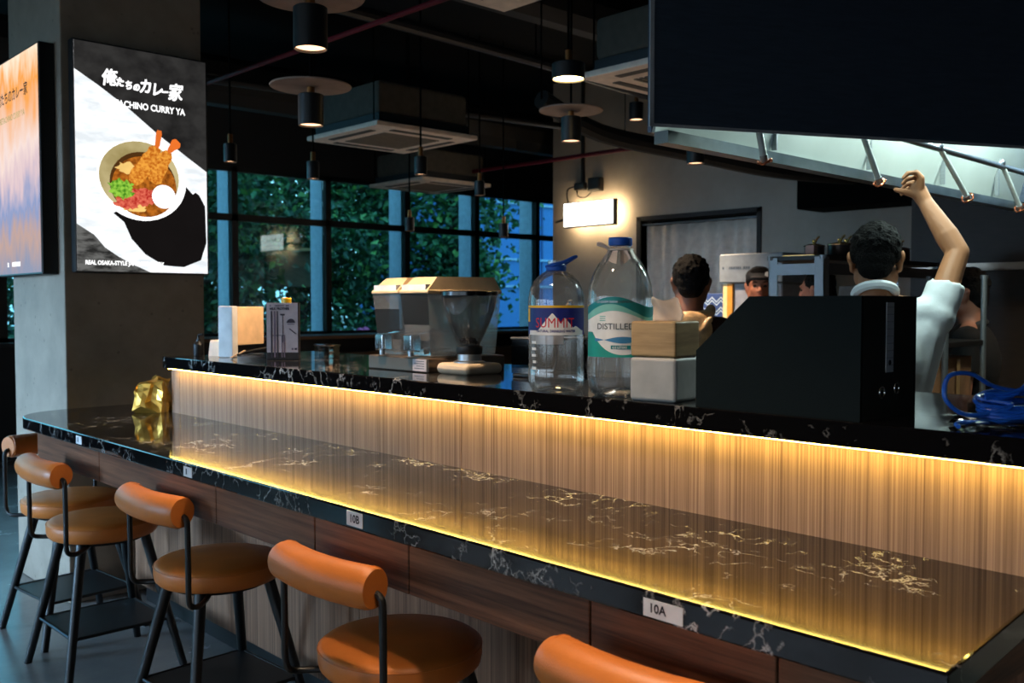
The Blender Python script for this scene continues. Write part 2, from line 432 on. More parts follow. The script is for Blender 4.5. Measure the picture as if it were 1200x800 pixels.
poly = [(1.234, .496)] + [(p[0] + .004, p[1]) for p in rc] + [(2.13, 4.535), (2.13, .56)]
solo('marble_worktop', slab(poly, ZL - .048, ZL), m_marble, 'lower polished black marble bar top with white veins and a rounded far corner', 'counter top', (1.7, 2.4, ZL - .048), smooth=0)
solo('marble_worktop', slab([(1.728, .40), (1.728, 4.045), (2.46, 4.045), (2.46, .40)], ZU - .05, ZU), m_marble,
     'upper black marble counter ledge carrying the bottles and the file box', 'counter top', (2.09, 2.2, ZU - .05), smooth=0)
bar = thing('bar_counter', 'wood clad two level bar body under the black marble tops', 'counter', (1.75, 2.3, 0))
for y0, y1 in ((.42, 2.093), (2.097, 3.967), (3.971, 4.05)):
    MB().box((1.771, y0, ZL), (1.79, y1, ZU - .05)).build('riser_panel', m_oakv, bar, True)
MB().box((1.79, .42, ZL), (2.12, 4.05, ZU - .05)).build('carcass', m_oakv2, bar, True)
for y0, y1 in ((.53, .751), (.755, 1.126), (1.130, 1.658), (1.662, 2.041), (2.045, 2.573), (2.577, 3.480), (3.484, 4.16)):
    MB().rbox((1.252, y0, .745), (1.272, y1, .8585), .0015, 1).build('fascia_board', m_oakh, bar, True)
MB().box((1.272, .53, .80), (2.12, .55, .8585)).box((1.272, 4.14, .80), (2.12, 4.16, .8585)).box((1.272, .55, .835), (2.12, 4.14, .8585)).build('underside', m_oakh, bar, True)
for y0, y1 in ((.55, 1.37), (1.374, 2.57), (2.574, 3.7), (3.704, 4.4)):
    MB().box((1.74, y0, .09), (1.76, y1, .80)).build('front_panel', m_oakv2, bar, True)
MB().box((1.76, .55, .09), (2.12, 4.4, .80)).build('base', m_oakv2, bar, True)
MB().box((1.78, .57, 0), (2.10, 4.38, .09)).build('toe_kick', m_black, bar, True)
solo('led_strip', MB().box((1.7345, .42, ZU - .0518), (1.7430, 4.0, ZU - .0496)), m_led, 'amber LED strip glowing under the upper marble ledge', 'light strip')

def paper_tag(y0, y1, z0, z1, label, txt, size):
    t = thing('table_tag', label, 'tag', (1.234, (y0 + y1) / 2, z0), group=None)
    MB().box((1.2325, y0, z0), (1.2338, y1, z1)).build('paper', m_paper, t, True)
    if txt == '?':
        marks_mb(2, .009, .017, .004, (1.2322, (y0 + y1) / 2 + .012, z0 + .007), (0, -1, 0), (0, 0, 1)).build('lettering', M('grey ink', (84, 90, 94), .7), t, True, smooth=0)
    elif txt:
        text_mb(txt, size, (1.2320, y1 - .012, z0 + .009), (0, -1, .0), (0, 0, 1), .0006).build('lettering', m_ink, t, True)
    return t
paper_tag(.912, .992, .8645, .894, 'white paper tag on the marble edge hand-lettered 10A', '10A', .021)
paper_tag(1.808, 1.872, .867, .901, 'white paper tag on the marble edge lettered 10B', '10B', .026)
paper_tag(2.690, 2.745, .866, .896, 'small white tag with blurred marks, second from the rounded corner on the marble edge', '?', .026)
paper_tag(3.600, 3.655, .867, .897, 'tiny white tag on the marble edge next to the rounded corner', '?', .026)

# ------------------------------------------------------------------ bar stools
def make_stool():
    t = thing('bar_stool', '', 'stool')
    ZS, R_ = .575, .198
    prof = [(0, ZS - .072), (R_ - .030, ZS - .072), (R_ - .012, ZS - .068), (R_ - .003, ZS - .058), (R_, ZS - .044), (R_, ZS - .022), (R_ - .003, ZS - .013), (R_ - .010, ZS - .007), (R_ - .03, ZS - .001), (R_ * .5, ZS + .005), (0, ZS + .007)]
    s = MB().lathe(prof, n=56).build('seat', m_leather, t)
    ring = [(math.cos(a * PI / 28) * (R_ - .0005), math.sin(a * PI / 28) * (R_ - .0005), ZS - .017) for a in range(56)]
    MB().tube(ring, .0022, 6, closed=True).build('seam', m_leather, s)
    MB().lathe([(0, ZS - .085), (.15, ZS - .085), (.16, ZS - .07), (0, ZS - .07)], n=36).build('seat_plate', m_blackmetal, t)
    zb = .772; pts = []; rs = []
    for k in range(25):
        u = -1 + 2 * k / 24; y = .176 * u; x = -.232 + .022 * u * u
        pts.append((x, y, zb)); e = 1 - abs(u); rs.append(.047 * (1 - .10 * max(0, 1 - e / .05) ** 2))
    b = MB().tube(pts, rs, 24).build('backrest', m_leather, t, smooth=50)
    for sgn in (-1, 1):
        rr = MB(); p = Vector((-.2125, .161 * sgn, zb)); 
        ring = [p + Vector((.047 * math.cos(a * PI / 12) * .98, 0, .047 * math.sin(a * PI / 12) * .98)) * 1.0 for a in range(24)]
        rr.tube(ring, .0018, 6, closed=True); rr.build('seam', m_leather, b)
        rod = spline([(-.206, .170 * sgn, zb - .012), (-.204, .185 * sgn, zb - .018), (-.203, .192 * sgn, zb - .045), (-.202, .192 * sgn, .60), (-.202, .192 * sgn, .53), (-.194, .187 * sgn, .497), (-.165, .18 * sgn, .488), (-.12, .14 * sgn, .489), (-.08, .09 * sgn, .492)], 6)
        MB().tube(rod, .0085, 10).build('back_rod', m_blackmetal, t)
    for sx in (-1, 1):
        for sy in (-1, 1):
            MB().tube([(.118 * sx, .102 * sy, .497), (.213 * sx, .213 * sy, 0)], [.019, .0145], 14).build('leg', m_blackmetal, t)
    k = .176 / .497; px, py = .213 - .095 * k, .213 - .111 * k
    MB().box((-px, -py, .174), (px, py, .180)).build('footplate', m_plate, t)
    fr = MB()
    for a, bb in (((-px, -py), (-px, py)), ((px, -py), (px, py)), ((-px, -py), (px, -py)), ((-px, py), (px, py))):
        fr.tube([(a[0], a[1], .177), (bb[0], bb[1], .177)], .006, 8)
    fr.build('footplate_frame', m_blackmetal, t)
    MB().tube([(-px - .004, -py + .02, .1815), (-px - .004, py - .02, .1815)], .0035, 8).build('foot_rail', m_edge, t, label='pale bar for the highlight on the edge of the footplate')  # highlight along the plate edge given as a pale bar
    return t
st = make_stool()
for i, (x, y, a, lab) in enumerate((
        (1.373, 1.854, .041, 'tan leather bar stool at the tag lettered 10B, its seat fully in view'),
        (1.373, .955, .03, 'tan leather bar stool under the tag lettered 10A, mostly cut off by the picture edge'),
        (1.395, 2.854, .045, 'tan leather bar stool second nearest whose backrest hides part of the neighbouring seat'),
        (1.345, 3.71, .014, 'tan leather bar stool whose long black footplate is in full view'),
        (1.405, 4.225, -1.48, 'tan leather bar stool at the rounded bar corner, turned with its backrest end-on'))):
    o = st if i == 0 else copy_tree(st)
    o.location = (x, y, 0); o.rotation_euler = (0, 0, a); tag(o, lab, 'stool', 'tan bar stools along the counter')

# ------------------------------------------------------------------ light boxes on the pillar
m_p_pale = glow('poster pale stone', (240, 243, 246), 1.35, vscale=9, stretch=(1, 1, 3), col2=(206, 212, 216))
m_p_dark = glow('poster dark stone', (58, 57, 56), .8, vscale=9, stretch=(1, 1, 1.3), col2=(36, 35, 35))
m_p_grey = glow('poster grey stone', (120, 120, 118), .8, vscale=20, stretch=(1, 1, 3), col2=(48, 48, 47))
m_p_black = glow('poster shadow', (26, 23, 23), .8, .1)
m_p_white = glow('poster white', (255, 255, 255), 1.5)
m_p_cream = glow('poster bowl cream', (206, 190, 140), 1., vscale=5, col2=(150, 132, 78))
m_p_curry = glow('poster curry', (196, 112, 34), 1., vscale=40, col2=(120, 62, 16))
m_p_rim = glow('poster curry rim', (96, 60, 26), .8, .2)
m_p_shrimp = glow('poster fried crust', (238, 162, 62), 1.1, vscale=90, col2=(186, 96, 22))
m_p_tail = glow('poster prawn tail', (236, 116, 44), 1.1, .2)
m_p_green = glow('poster spring onion', (152, 206, 70), 1.1, vscale=80, col2=(66, 130, 28))
m_p_redp = glow('poster red pickle', (226, 110, 86), 1.1, vscale=90, col2=(176, 40, 34))
m_p_rice = glow('poster rice', (250, 206, 120), 1.1, .2)
def ovl(c, rx, rz, n=36, ph=0., jag=0.):
    return [(c[0] + rx * (1 + R.uniform(-jag, jag)) * math.cos(2 * PI * k / n + ph), c[1] + rz * (1 + R.uniform(-jag, jag)) * math.sin(2 * PI * k / n + ph)) for k in range(n)]
YF = 4.497
sg = thing('lightbox_sign', 'lit poster box on the pillar with a bowl of prawn curry on stone', 'sign', (1.845, 4.52, 1.53))
MB().rbox((1.528, 4.50, 1.522), (2.168, 4.549, 2.572), .004, 1).build('housing', m_black, sg, True)
def layer(name, poly, mat, k, parent=None):
    return MB().face([(x, YF - .0006 * k, z) for x, z in poly]).build(name, mat, parent or sg, True, smooth=0)
layer('poster', [(1.536, 1.53), (2.158, 1.53), (2.158, 2.564), (1.536, 2.564)], m_p_pale, 0)
edge_up = [[1.536, 2.436], [1.642, 2.376], [1.777, 2.29], [1.917, 2.185], [2.09, 2.073], [2.158, 2.030]]
layer('poster_shade', edge_up + [(2.158, 2.564), (1.536, 2.564)], m_p_dark, 1)
layer('poster_corner', [[1.536, 1.742], [1.612, 1.696], [1.66, 1.64], [1.72, 1.60], [1.80, 1.56], [1.87, 1.53], [1.536, 1.53]], m_p_grey, 1)
layer('bowl_shadow', [[1.70, 1.80], [1.748, 1.762], [1.783, 1.684], [1.847, 1.614], [1.937, 1.564], [2.035, 1.559], [2.123, 1.595], [2.152, 1.68], [2.148, 1.86], [2.118, 1.913], [2.10, 1.925], [2.085, 1.915], [2.0, 2.0]], m_p_black, 2)
layer('bowl', ovl((1.838, 1.962), .213, .190), m_p_white, 3)
layer('bowl_inside', ovl((1.826, 1.975), .190, .168), m_p_cream, 4)
layer('sauce_edge', ovl((1.842, 1.945), .158, .150), m_p_rim, 5)
layer('curry', ovl((1.848, 1.932), .154, .142), m_p_curry, 6)
def strip(p, q, r0, r1, n=9, jag=.12):
    p, q = Vector((p[0], p[1])), Vector((q[0], q[1])); d = (q - p).normalized(); w = Vector((-d.y, d.x)); a = []; b = []
    for k in range(n + 1):
        t = k / n; rr = (r0 + (r1 - r0) * t) * (1 if 0 < k < n else .55) * (1 + R.uniform(-jag, jag)); c = p.lerp(q, t)
        a.append(c + w * rr); b.append(c - w * rr)
    return [(v.x, v.y) for v in a + b[::-1]]
layer('rice', ovl((1.77, 2.01), .05, .028, 22, jag=.3), m_p_rice, 7)
layer('rice', ovl((1.80, 1.83), .06, .022, 22, jag=.3), m_p_rice, 7)
layer('fried_prawn', strip((1.79, 1.945), (1.912, 2.125), .040, .030), m_p_shrimp, 8)
layer('fried_prawn', strip((1.885, 1.955), (1.966, 2.110), .036, .026), m_p_shrimp, 8)
layer('prawn_tail', strip((1.908, 2.12), (1.921, 2.205), .012, .017, 5), m_p_tail, 9)
layer('prawn_tail', strip((1.962, 2.105), (2.013, 2.164), .012, .026, 5), m_p_tail, 9)
layer('red_pickle', ovl((1.835, 1.885), .070, .042, 40, jag=.22), m_p_redp, 9)
layer('red_pickle', ovl((1.765, 1.852), .060, .030, 40, jag=.22), m_p_redp, 9)
layer('spring_onion', ovl((1.735, 1.915), .056, .045, 44, jag=.3), m_p_green, 10)
layer('egg', ovl((1.938, 1.892), .058, .056, 30), m_p_white, 11)
bl = MB()
for k, (ch_, xx, zz, s_) in enumerate((('俺', 1.652, 2.385, .080), ('た', 1.716, 2.385, .046), ('ち', 1.757, 2.378, .044), ('の', 1.796, 2.376, .038), ('カ', 1.822, 2.372, .074), ('レ', 1.880, 2.368, .070), ('ー', 1.930, 2.372, .042), ('家', 1.962, 2.360, .086))):
    for q in range(5):
        a = q * 2 * PI / 5; m_ = text_mb(ch_, s_, (xx + .0026 * math.cos(a), YF - .008 - .0002 * q, zz + .0026 * math.sin(a)), (1, .0, .10), (0.12, 0, 1), 0, squash=.86); bl.add(m_.v, m_.f)
bl.build('brush_lettering', m_p_white, sg, True, smooth=0)
text_mb('ORETACHINO CURRY YA', .042, (1.640, YF - .008, 2.292), (1, 0, 0), (0, 0, 1), .0012, squash=.84).build('lettering', m_p_white, sg, True, smooth=0)
text_mb('REAL OSAKA-STYLE JAPANESE CURRY', .027, (1.568, YF - .008, 1.560), (1, 0, 0), (0, 0, 1), .0009, squash=.80).build('lettering', m_p_white, sg, True, smooth=0)

def poster2():
    m, nt, out = base_mat('poster of a blurred market scene')
    e = N(nt, 'ShaderNodeEmission'); e.inputs[1].default_value = 1.15; nt.links.new(e.outputs[0], out.inputs[0])
    tc = N(nt, 'ShaderNodeTexCoord'); mp = N(nt, 'ShaderNodeMapping'); mp.inputs['Scale'].default_value = (9, 9, 3.2)
    nt.links.new(tc.outputs['Object'], mp.inputs[0])
    no = N(nt, 'ShaderNodeTexNoise'); no.inputs['Scale'].default_value = 1.6; no.inputs['Detail'].default_value = 4
    nt.links.new(mp.outputs[0], no.inputs['Vector'])
    sx = N(nt, 'ShaderNodeSeparateXYZ'); nt.links.new(tc.outputs['Object'], sx.inputs[0])
    ma = N(nt, 'ShaderNodeMath', operation='MULTIPLY_ADD'); ma.inputs[1].default_value = .42; nt.links.new(no.outputs['Fac'], ma.inputs[0]); nt.links.new(sx.outputs['Z'], ma.inputs[2])
    r = ramp(nt, [(.16, lin((140, 148, 172))), (.30, lin((186, 158, 150))), (.40, lin((136, 152, 192))), (.52, lin((214, 190, 196))), (.62, lin((236, 214, 206))), (.74, lin((236, 190, 160))), (.86, lin((240, 158, 74))), (.98, lin((248, 226, 200)))])
    mm = N(nt, 'ShaderNodeMath', operation='MULTIPLY'); mm.inputs[1].default_value = .78; nt.links.new(ma.outputs[0], mm.inputs[0])
    nt.links.new(mm.outputs[0], r.inputs[0]); nt.links.new(r.outputs[0], e.inputs[0])
    return m
sg2 = thing('lightbox_sign', 'lit poster box on the pillar side printed with orange and blue blurs', 'sign', (1.46, 4.97, 1.52))
MB().rbox((1.425, 4.62, 1.515), (1.494, 5.32, 2.562), .004, 1).build('housing', m_black, sg2, True)
MB().face([(1.4235, 4.628, 1.525), (1.4235, 5.312, 1.525), (1.4235, 5.312, 2.552), (1.4235, 4.628, 2.552)]).build('poster', poster2(), sg2, True, smooth=0)
text_mb('俺たちのカレー家', .066, (1.4225, 5.25, 2.355), (0, -1, 0), (0, 0, 1), .001, squash=.9).build('brush_lettering', m_ink, sg2, True, smooth=0)
text_mb('ORETACHINO CURRY YA', .04, (1.4225, 5.24, 2.262), (0, -1, 0), (0, 0, 1), .001, squash=.9).build('lettering', m_p_cream, sg2, True, smooth=0)
marks_mb(9, .018, .022, .005, (1.4225, 5.13, 1.56), (0, -1, 0), (0, 0, 1)).build('lettering', m_p_white, sg2, True, smooth=0)

# ------------------------------------------------------------------ lamps, air conditioners and pipes overhead
m_bulb = glow('warm lamp glow', (255, 196, 150), 3.)
m_bulb2 = glow('bright warm lamp', (255, 214, 140), 30.)
m_disc = M('pale disc', (150, 128, 116), .7)
def pendant(x, y, zb, label, disc=True, watts=26., r=.0525, h=.125, bright=False, spot=True):
    t = thing('pendant_lamp', label, 'lamp', (x, y, zb), group='black can lamps under the ceiling')
    MB().lathe([(r - .004, zb + .012), (r - .004, zb), (r, zb), (r, zb + h), (r - .006, zb + h + .004), (0, zb + h + .004)], (x, y, 0), 28).build('shade', m_blackmetal, t, True)
    MB().lathe([(0, zb + .008), (r - .005, zb + .008), (r - .005, zb + .016), (0, zb + .016)], (x, y, 0), 24).build('bulb', m_bulb2 if bright else m_bulb, t, True)
    zt = zb + h + .003
    MB().tube([(x, y, zt), (x, y, zt + .06)], .016, 12).build('stem', m_brass, t, True)
    if disc:
        MB().lathe([(0, zt + .03), (.165, zt + .03), (.168, zt + .034), (.165, zt + .038), (0, zt + .038)], (x, y, 0), 48).build('disc', m_disc, t, True)
    MB().tube([(x, y, zt + .055), (x, y, 3.6)], .006, 8).build('rod', m_rod, t, True)
    if spot:
        watts *= LAMP
        l = bpy.data.lights.new('lamp_light', 'SPOT'); l.energy = watts; l.color = (1., .74, .50); l.spot_size = math.radians(95); l.spot_blend = .8; l.shadow_soft_size = .045
        o = bpy.data.objects.new('lamp_light', l); C.objects.link(o); o.parent = t; o.location = (0, 0, -.01)
    return t
pendant(1.592, 2.599, 2.165, 'black can lamp with pale disc, largest and nearest over the bar')
pendant(2.131, 3.480, 2.118, 'black can lamp with pale disc over the bar, closest to the lit poster')
pendant(1.20, 1.55, 2.17, 'black can lamp with pale disc over the stool at tag 10B, above the picture edge', watts=15)
pendant(.95, .65, 2.17, 'black can lamp with pale disc over the stool at tag 10A, above the picture edge', watts=15)
pendant(3.677, 3.457, 2.228, 'black can lamp with pale disc in front of the grey wall edge')
pendant(4.729, 3.429, 2.215, 'small black can lamp without disc beside the steel hood corner', disc=False)
pendant(3.235, 3.059, 2.412, 'bright yellow glowing downlight beside the ceiling cassette', disc=False, bright=True, r=.076, h=.07, watts=60)
for x, y, zb, lab in ((2.852, 5.61, 2.27, 'small unlit black can lamp beside the pillar, above the window'), (3.335, 5.426, 2.19, 'small unlit black can lamp hanging in front of the second window bay'),
                      (3.72, 4.789, 2.19, 'small black can lamp between the two ceiling cassettes'), (4.982, 5.665, 2.23, 'small black can lamp at the end of the farther ceiling cassette'),
                      (4.879, 6.436, 1.99, 'tiny can lamp hanging low before the middle window bay'), (5.45, 5.896, 1.94, 'tiny can lamp hanging low near the grey wall edge')):
    pendant(x, y, zb, lab, disc=False, r=.04, h=.11, spot=False)

def cassette():
    t = thing('ceiling_cassette', '', 'air conditioner')
    s = .455
    mb = MB(); mb.rbox((-s, -s, 0), (s, s, .035), .008, 2); mb.build('panel', m_acwhite, t)
    mb = MB()
    for k in range(14): yy = -.24 + .48 * k / 13; mb.box((-.25, yy - .010, -.006), (.25, yy + .010, .002))
    mb.build('grille', M('grey grille', (120, 112, 100), .7), t)
    for k in range(4):
        rot = Matrix.Rotation(k * PI / 2, 3, 'Z'); mb = MB().box((-.27, -.385, -.004), (.27, -.335, .002)); mb.xf(lambda p: rot @ p)
        mb.build('louvre', M('shadow grey louvre', (70, 66, 62), .7), t)
    MB().rbox((-.40, -.40, .10), (.40, .40, .33), .03, 2).build('casing', m_foam, t)
    MB().box((-.405, -.405, .036), (.405, .405, .10)).build('casing_band', M('dark blue band', (26, 34, 42), .6), t)
    for sx in (-1, 1):
        for sy in (-1, 1): MB().tube([(.43 * sx, .38 * sy, .05), (.43 * sx, .38 * sy, 1.0)], .005, 6).build('hanger_rod', m_rod, t)
    return t
ac = cassette()
for i, (x, y, lab) in enumerate(((4.285, 5.865, 'square ceiling cassette with grille, fully visible above the dispenser'), (6.28, 7.93, 'ceiling cassette farthest away, just in front of the windows'),
                                 (2.305, 2.525, 'ceiling cassette corner cut off by the upper picture edge'), (4.325, 3.115, 'ceiling cassette partly hidden by the dark steel hood'))):
    o = ac if i == 0 else copy_tree(ac); o.location = (x, y, 2.6); tag(o, lab, 'air conditioner', 'ceiling cassettes')
def pipe(name, pts, r, mat, lab, cat='pipe'):
    t = thing(name, lab, cat, tuple(pts[0])); MB().tube(pts, r, 10).build('run', mat, t, True)
    mb = None
    for k in (0, len(pts) // 2, len(pts) - 1):
        p = Vector(pts[k]); MB().tube([p, (p.x, p.y, 3.6)], .005, 6).build('hanger', m_rod, t, True)
    return t
pipe('sprinkler_pipe', [(2.50, 1.75, 2.62), (2.50, 3.0, 2.62), (2.42, 9.0, 2.62)], .012, m_red, 'thin dark red sprinkler pipe running along the bar under the ceiling')
pipe('sprinkler_pipe', [(6.6, 1.2, 2.75), (6.6, 5.0, 2.75), (6.5, 9.0, 2.75)], .02, m_red, 'dim red sprinkler pipe crossing before the grey wall')
pipe('conduit', [(1.0, 4.4, 3.0), (4.4, 4.45, 2.95), (6.9, 4.6, 2.9)], .035, m_duct, 'grey conduit crossing the dark ceiling behind the first cassette')
pipe('conduit', [(3.0, 6.6, 3.0), (6.9, 5.8, 2.95)], .03, m_duct, 'grey conduit above the farther cassette')
pipe('drain_hose', spline([(3.9, 3.9, 2.55), (4.4, 3.9, 2.42), (5.0, 3.75, 2.36), (5.7, 3.5, 2.28), (6.52, 3.35, 2.29)], 6), .055, M('black hose foam', (16, 16, 17), .8), 'thick black insulated hose sagging towards the grey wall', 'hose')
pipe('air_duct', [(-1.0, 7.2, 3.15), (9.8, 7.2, 3.15)], .2, M('black duct paint', (14, 14, 15), .7), 'black round air duct under the ceiling near the windows', 'duct')
pipe('air_duct', [(-1.0, 4.3, 3.3), (6.8, 4.3, 3.3)], .16, M('black duct paint', (14, 14, 15), .7), 'black round air duct under the ceiling above the bar', 'duct')
for x, y, lab in ((-1.6, 3.4, 'added unseen fill lamp over the dining floor far from the bar'), (-1.4, .6, 'added unseen fill lamp over the dining floor behind the stools'), (.2, -1.2, 'added unseen fill lamp over the floor well away from the bar'), (-.4, 5.6, 'added unseen fill lamp over the dining floor towards the windows'),
                  (5.08, .9, 'added unseen lamp lighting the kitchen aisle near the steel wall'), (5.6, 4.6, 'added lamp brightening the curtained doorway')):
    pendant(x, y, 2.75, lab, disc=False, watts=(170 if y > 4 else 34) if x > 5 else 17)  # can lamps added as warm fill for the room and kitchen
# ------------------------------------------------------------------ things on the upper ledge
m_pet = clear('clear bottle plastic', (.95, .95, .95), .05, .06, .13)
m_pet2 = clear('clear bin plastic', (.84, .83, .81), .06, .10, .20)
m_hop = clear('smoky hopper plastic', (.66, .60, .55), .07, .06, .08)
m_water = clear('water', (.80, .83, .86), .06, .02)
m_navy = M('navy label', (22, 34, 120), .45)
m_lred = M('red label ink', (206, 30, 48), .5)
m_lyel = M('yellow label ink', (240, 186, 30), .5)
m_lwhite = M('white label', (232, 234, 236), .5)
m_llav = clear('pale lavender clear print', (.86, .83, .90), .05, .1, .4)
m_teal = M('teal label ink', (10, 122, 128), .45)
m_mint = M('mint label ink', (120, 190, 184), .5)
m_teal2 = M('green teal label ink', (22, 150, 138), .5)
m_lgrey = M('grey label ink', (90, 98, 104), .6)
m_lblue = M('blue label ink', (60, 130, 180), .5)
m_capblue = M('blue cap plastic', (30, 92, 200), .4)
m_film = M('frosted shrink film', (226, 212, 204), .4)
CAMD = Vector((.685, .728, 0))
def wrap(cx, cy, r, rx=1.0):
    """Maps label units (metres along the curve from the face towards the viewer's side, height) on to a round bottle."""
    def fn(a, z, k=0.):
        th = a / r
        base = math.atan2(-cy, -cx) + LROT
        ang = base + th
        return Vector((cx + (r + k) * math.cos(ang), cy + (r + k) * math.sin(ang), z))
    return fn
LROT = 0.
def curved(fn, poly_fn, a0, a1, k, n=30):
    """A label band: poly_fn(a) gives (low, high) at each a."""
    mb = MB()
    for i in range(n):
        aa, ab = a0 + (a1 - a0) * i / n, a0 + (a1 - a0) * (i + 1) / n
        (l0, h0), (l1, h1) = poly_fn(aa), poly_fn(ab)
        mb.add([fn(aa, l0, k), fn(ab, l1, k), fn(ab, h1, k), fn(aa, h0, k)], [(0, 1, 2, 3)])
    return mb
# empty six litre bottle with the navy label
bx, by, br = 1.832, 1.775, .0745
b = thing('water_bottle', 'empty clear water bottle with a navy label and a blue carrying handle', 'bottle', (bx, by, ZU), group='big water bottles on the ledge')
prof = [(0, .012), (.05, .006), (.064, .0), (.072, .010), (br, .028)]
for k in range(7): z = .05 + k * .016; prof += [(br, z), (br - .0025, z + .008)]
prof += [(br, .170), (br, .235), (br - .001, .245), (.070, .268), (.060, .288), (.044, .304), (.030, .313), (.0225, .318), (.0225, .342)]
MB().lathe([(r, z + ZU) for r, z in prof], (bx, by, 0), 48).build('body', m_pet, b, True)
fn = wrap(bx, by, br)
lab = curved(fn, lambda a: (ZU + .146, ZU + .222), -.100, .100, .0006).build('label', m_navy, b, True)
curved(fn, lambda a: (ZU + .217, ZU + .223), -.100, .100, .0009).build('band', m_lyel, lab)
def peaks(a):
    base = .146
    h = max(0, .046 - abs(a + .010) * 1.15, .034 - abs(a - .022) * 1.1, .012 - abs(a - .055) * .5)
    return (ZU + base, ZU + base + .012 + h)
curved(fn, peaks, -.086, .086, .0010, 60).build('mountain', m_lwhite, lab)
curved(fn, lambda a: (ZU + .122, ZU + .148), -.100, .02, .0006).build('label_foot', m_llav, b, True)
curved(fn, lambda a: (ZU + .180, ZU + .215), -.100, -.084, .0012).build('corner_mark', m_lyel, lab)
def twarp(fn, a0, z0, k): return lambda x, y: fn(a0 + x, z0 + y, k)
text_mb('SUMMIT', .036, 0 * X, X, Z, .0, spacing=1.06, warp=twarp(fn, -.058, ZU + .166, .0018), squash=.80).build('lettering', m_lred, lab)
text_mb('NATURAL DRINKING WATER', .0088, 0 * X, X, Z, .0003, warp=twarp(fn, -.055, ZU + .1535, .0018), squash=.92).build('lettering', m_navy, lab)
for o_ in [c_ for c_ in lab.children]:
    o_.data.transform(Matrix.Translation(-Vector((bx, by, ZU))))
for k in range(5):
    curved(fn, lambda a: (ZU + .055 + k * .017, ZU + .062 + k * .017), -.075 if k != 1 else -.07, -.058, .0008, 5).build('print', m_lwhite, b, True)
MB().lathe([(.0255, ZU + .314), (.027, ZU + .318), (.027, ZU + .326), (.0255, ZU + .330)], (bx, by, 0), 28).build('neck_ring', m_capblue, b, True)
rd = Vector((.728, -.685, 0))
hp = [Vector((bx, by, ZU + .326)) - rd * .026, Vector((bx, by, ZU + .330)) - rd * .01 - CAMD * .026, Vector((bx, by, ZU + .337)) + rd * .018 - CAMD * .024, Vector((bx, by, ZU + .350)) + rd * .045 - CAMD * .012, Vector((bx, by, ZU + .352)) + rd * .052, Vector((bx, by, ZU + .345)) + rd * .040 + CAMD * .010, Vector((bx, by, ZU + .330)) + rd * .016 + CAMD * .022]
MB().tube(spline(hp, 6), .0048, 8).build('handle', m_capblue, b, True)

# full sized bottle with the teal wave label, a little water left in it
bx, by, br = 1.826, 1.548, .0800
b = thing('water_bottle', 'tall clear water bottle with a teal wave label and a little water left', 'bottle', (bx, by, ZU), group='big water bottles on the ledge')
prof = [(0, .014), (.045, .008), (.060, 0.), (.072, .008), (.078, .022), (br, .045), (br - .002, .085), (br, .125), (br, .215), (br + .0015, .232), (br, .252), (.0765, .276), (.068, .302), (.055, .326), (.040, .346), (.030, .356), (.0265, .362), (.0265, .372)]
MB().lathe([(r, z + ZU) for r, z in prof], (bx, by, 0), 48).build('body', m_pet, b, True)
MB().lathe([(0, ZU + .016), (.056, ZU + .006), (.070, ZU + .012), (.076, ZU + .026), (.0775, ZU + .050), (0, ZU + .0505)], (bx, by, 0), 40).build('water', m_water, b, True)
for k in range(10):
    a = 2 * PI * k / 10
    MB().tube([(bx + (br - .0012) * math.cos(a), by + (br - .0012) * math.sin(a), ZU + z) for z in (.03, .055, .085, .115)], [.001, .0035, .0035, .001], 6).build('rib', m_pet, b, True)
LROT = 0.1
fn = wrap(bx, by, br)
wv = lambda a: .222 + .0125 * math.sin(a / .105 * PI + 2.3) - .02 * (a / .1) * 0
lab = curved(fn, lambda a: (ZU + .098, ZU + wv(a) + .004), -.115, .115, .0006, 50).build('label', m_lwhite, b, True)
lab_off = Matrix.Translation(-Vector((bx, by, ZU)))
def lchild(mb, name, mat):
    o = mb.build(name, mat, lab); o.data.transform(lab_off); return o
lchild(curved(fn, lambda a: (ZU + wv(a) - .006 - .010 * (.5 + .5 * math.sin(a * 26)), ZU + wv(a) + .010), -.115, .115, .0012, 60), 'wave', m_teal)
lchild(curved(fn, lambda a: (ZU + wv(a) - .024, ZU + wv(a) - .006 - .006 * (.5 + .5 * math.sin(a * 26))), -.115, .115, .0010, 60), 'wave', m_mint)
lchild(curved(fn, lambda a: (ZU + .098, ZU + .104 + .055 * min(1, (abs(a) / .085) ** 2.2)), -.115, .115, .0010, 60), 'swoosh', m_teal2)
lchild(curved(fn, lambda a: (ZU + .138 - .010 * math.cos(a * 40) * .6, ZU + .142 + .006 * math.cos(a * 40)), -.075, .055, .0012, 40), 'splash', m_lblue)
lchild(curved(fn, lambda a: (ZU + .118, ZU + .127), -.030, .018, .0014, 10), 'pill', m_teal)
lchild(text_mb('DISTILLED', .0205, 0 * X, X, Z, .0002, warp=twarp(fn, -.068, ZU + .166, .0016), squash=1.02), 'lettering', m_lgrey)
lchild(text_mb('6.0 LITERS', .0078, 0 * X, X, Z, .0002, warp=twarp(fn, -.026, ZU + .1195, .0020)), 'lettering', m_lwhite)
for k in range(3): lchild(curved(fn, lambda a: (ZU + .196 - .005 * k, ZU + .198 - .005 * k), -.06, -.044, .0012, 4), 'print', m_mint)
MB().lathe([(.0285, ZU + .371), (.0295, ZU + .374), (.0295, ZU + .388), (.027, ZU + .391), (0, ZU + .391)], (bx, by, 0), 32).build('cap', m_capblue, b, True)
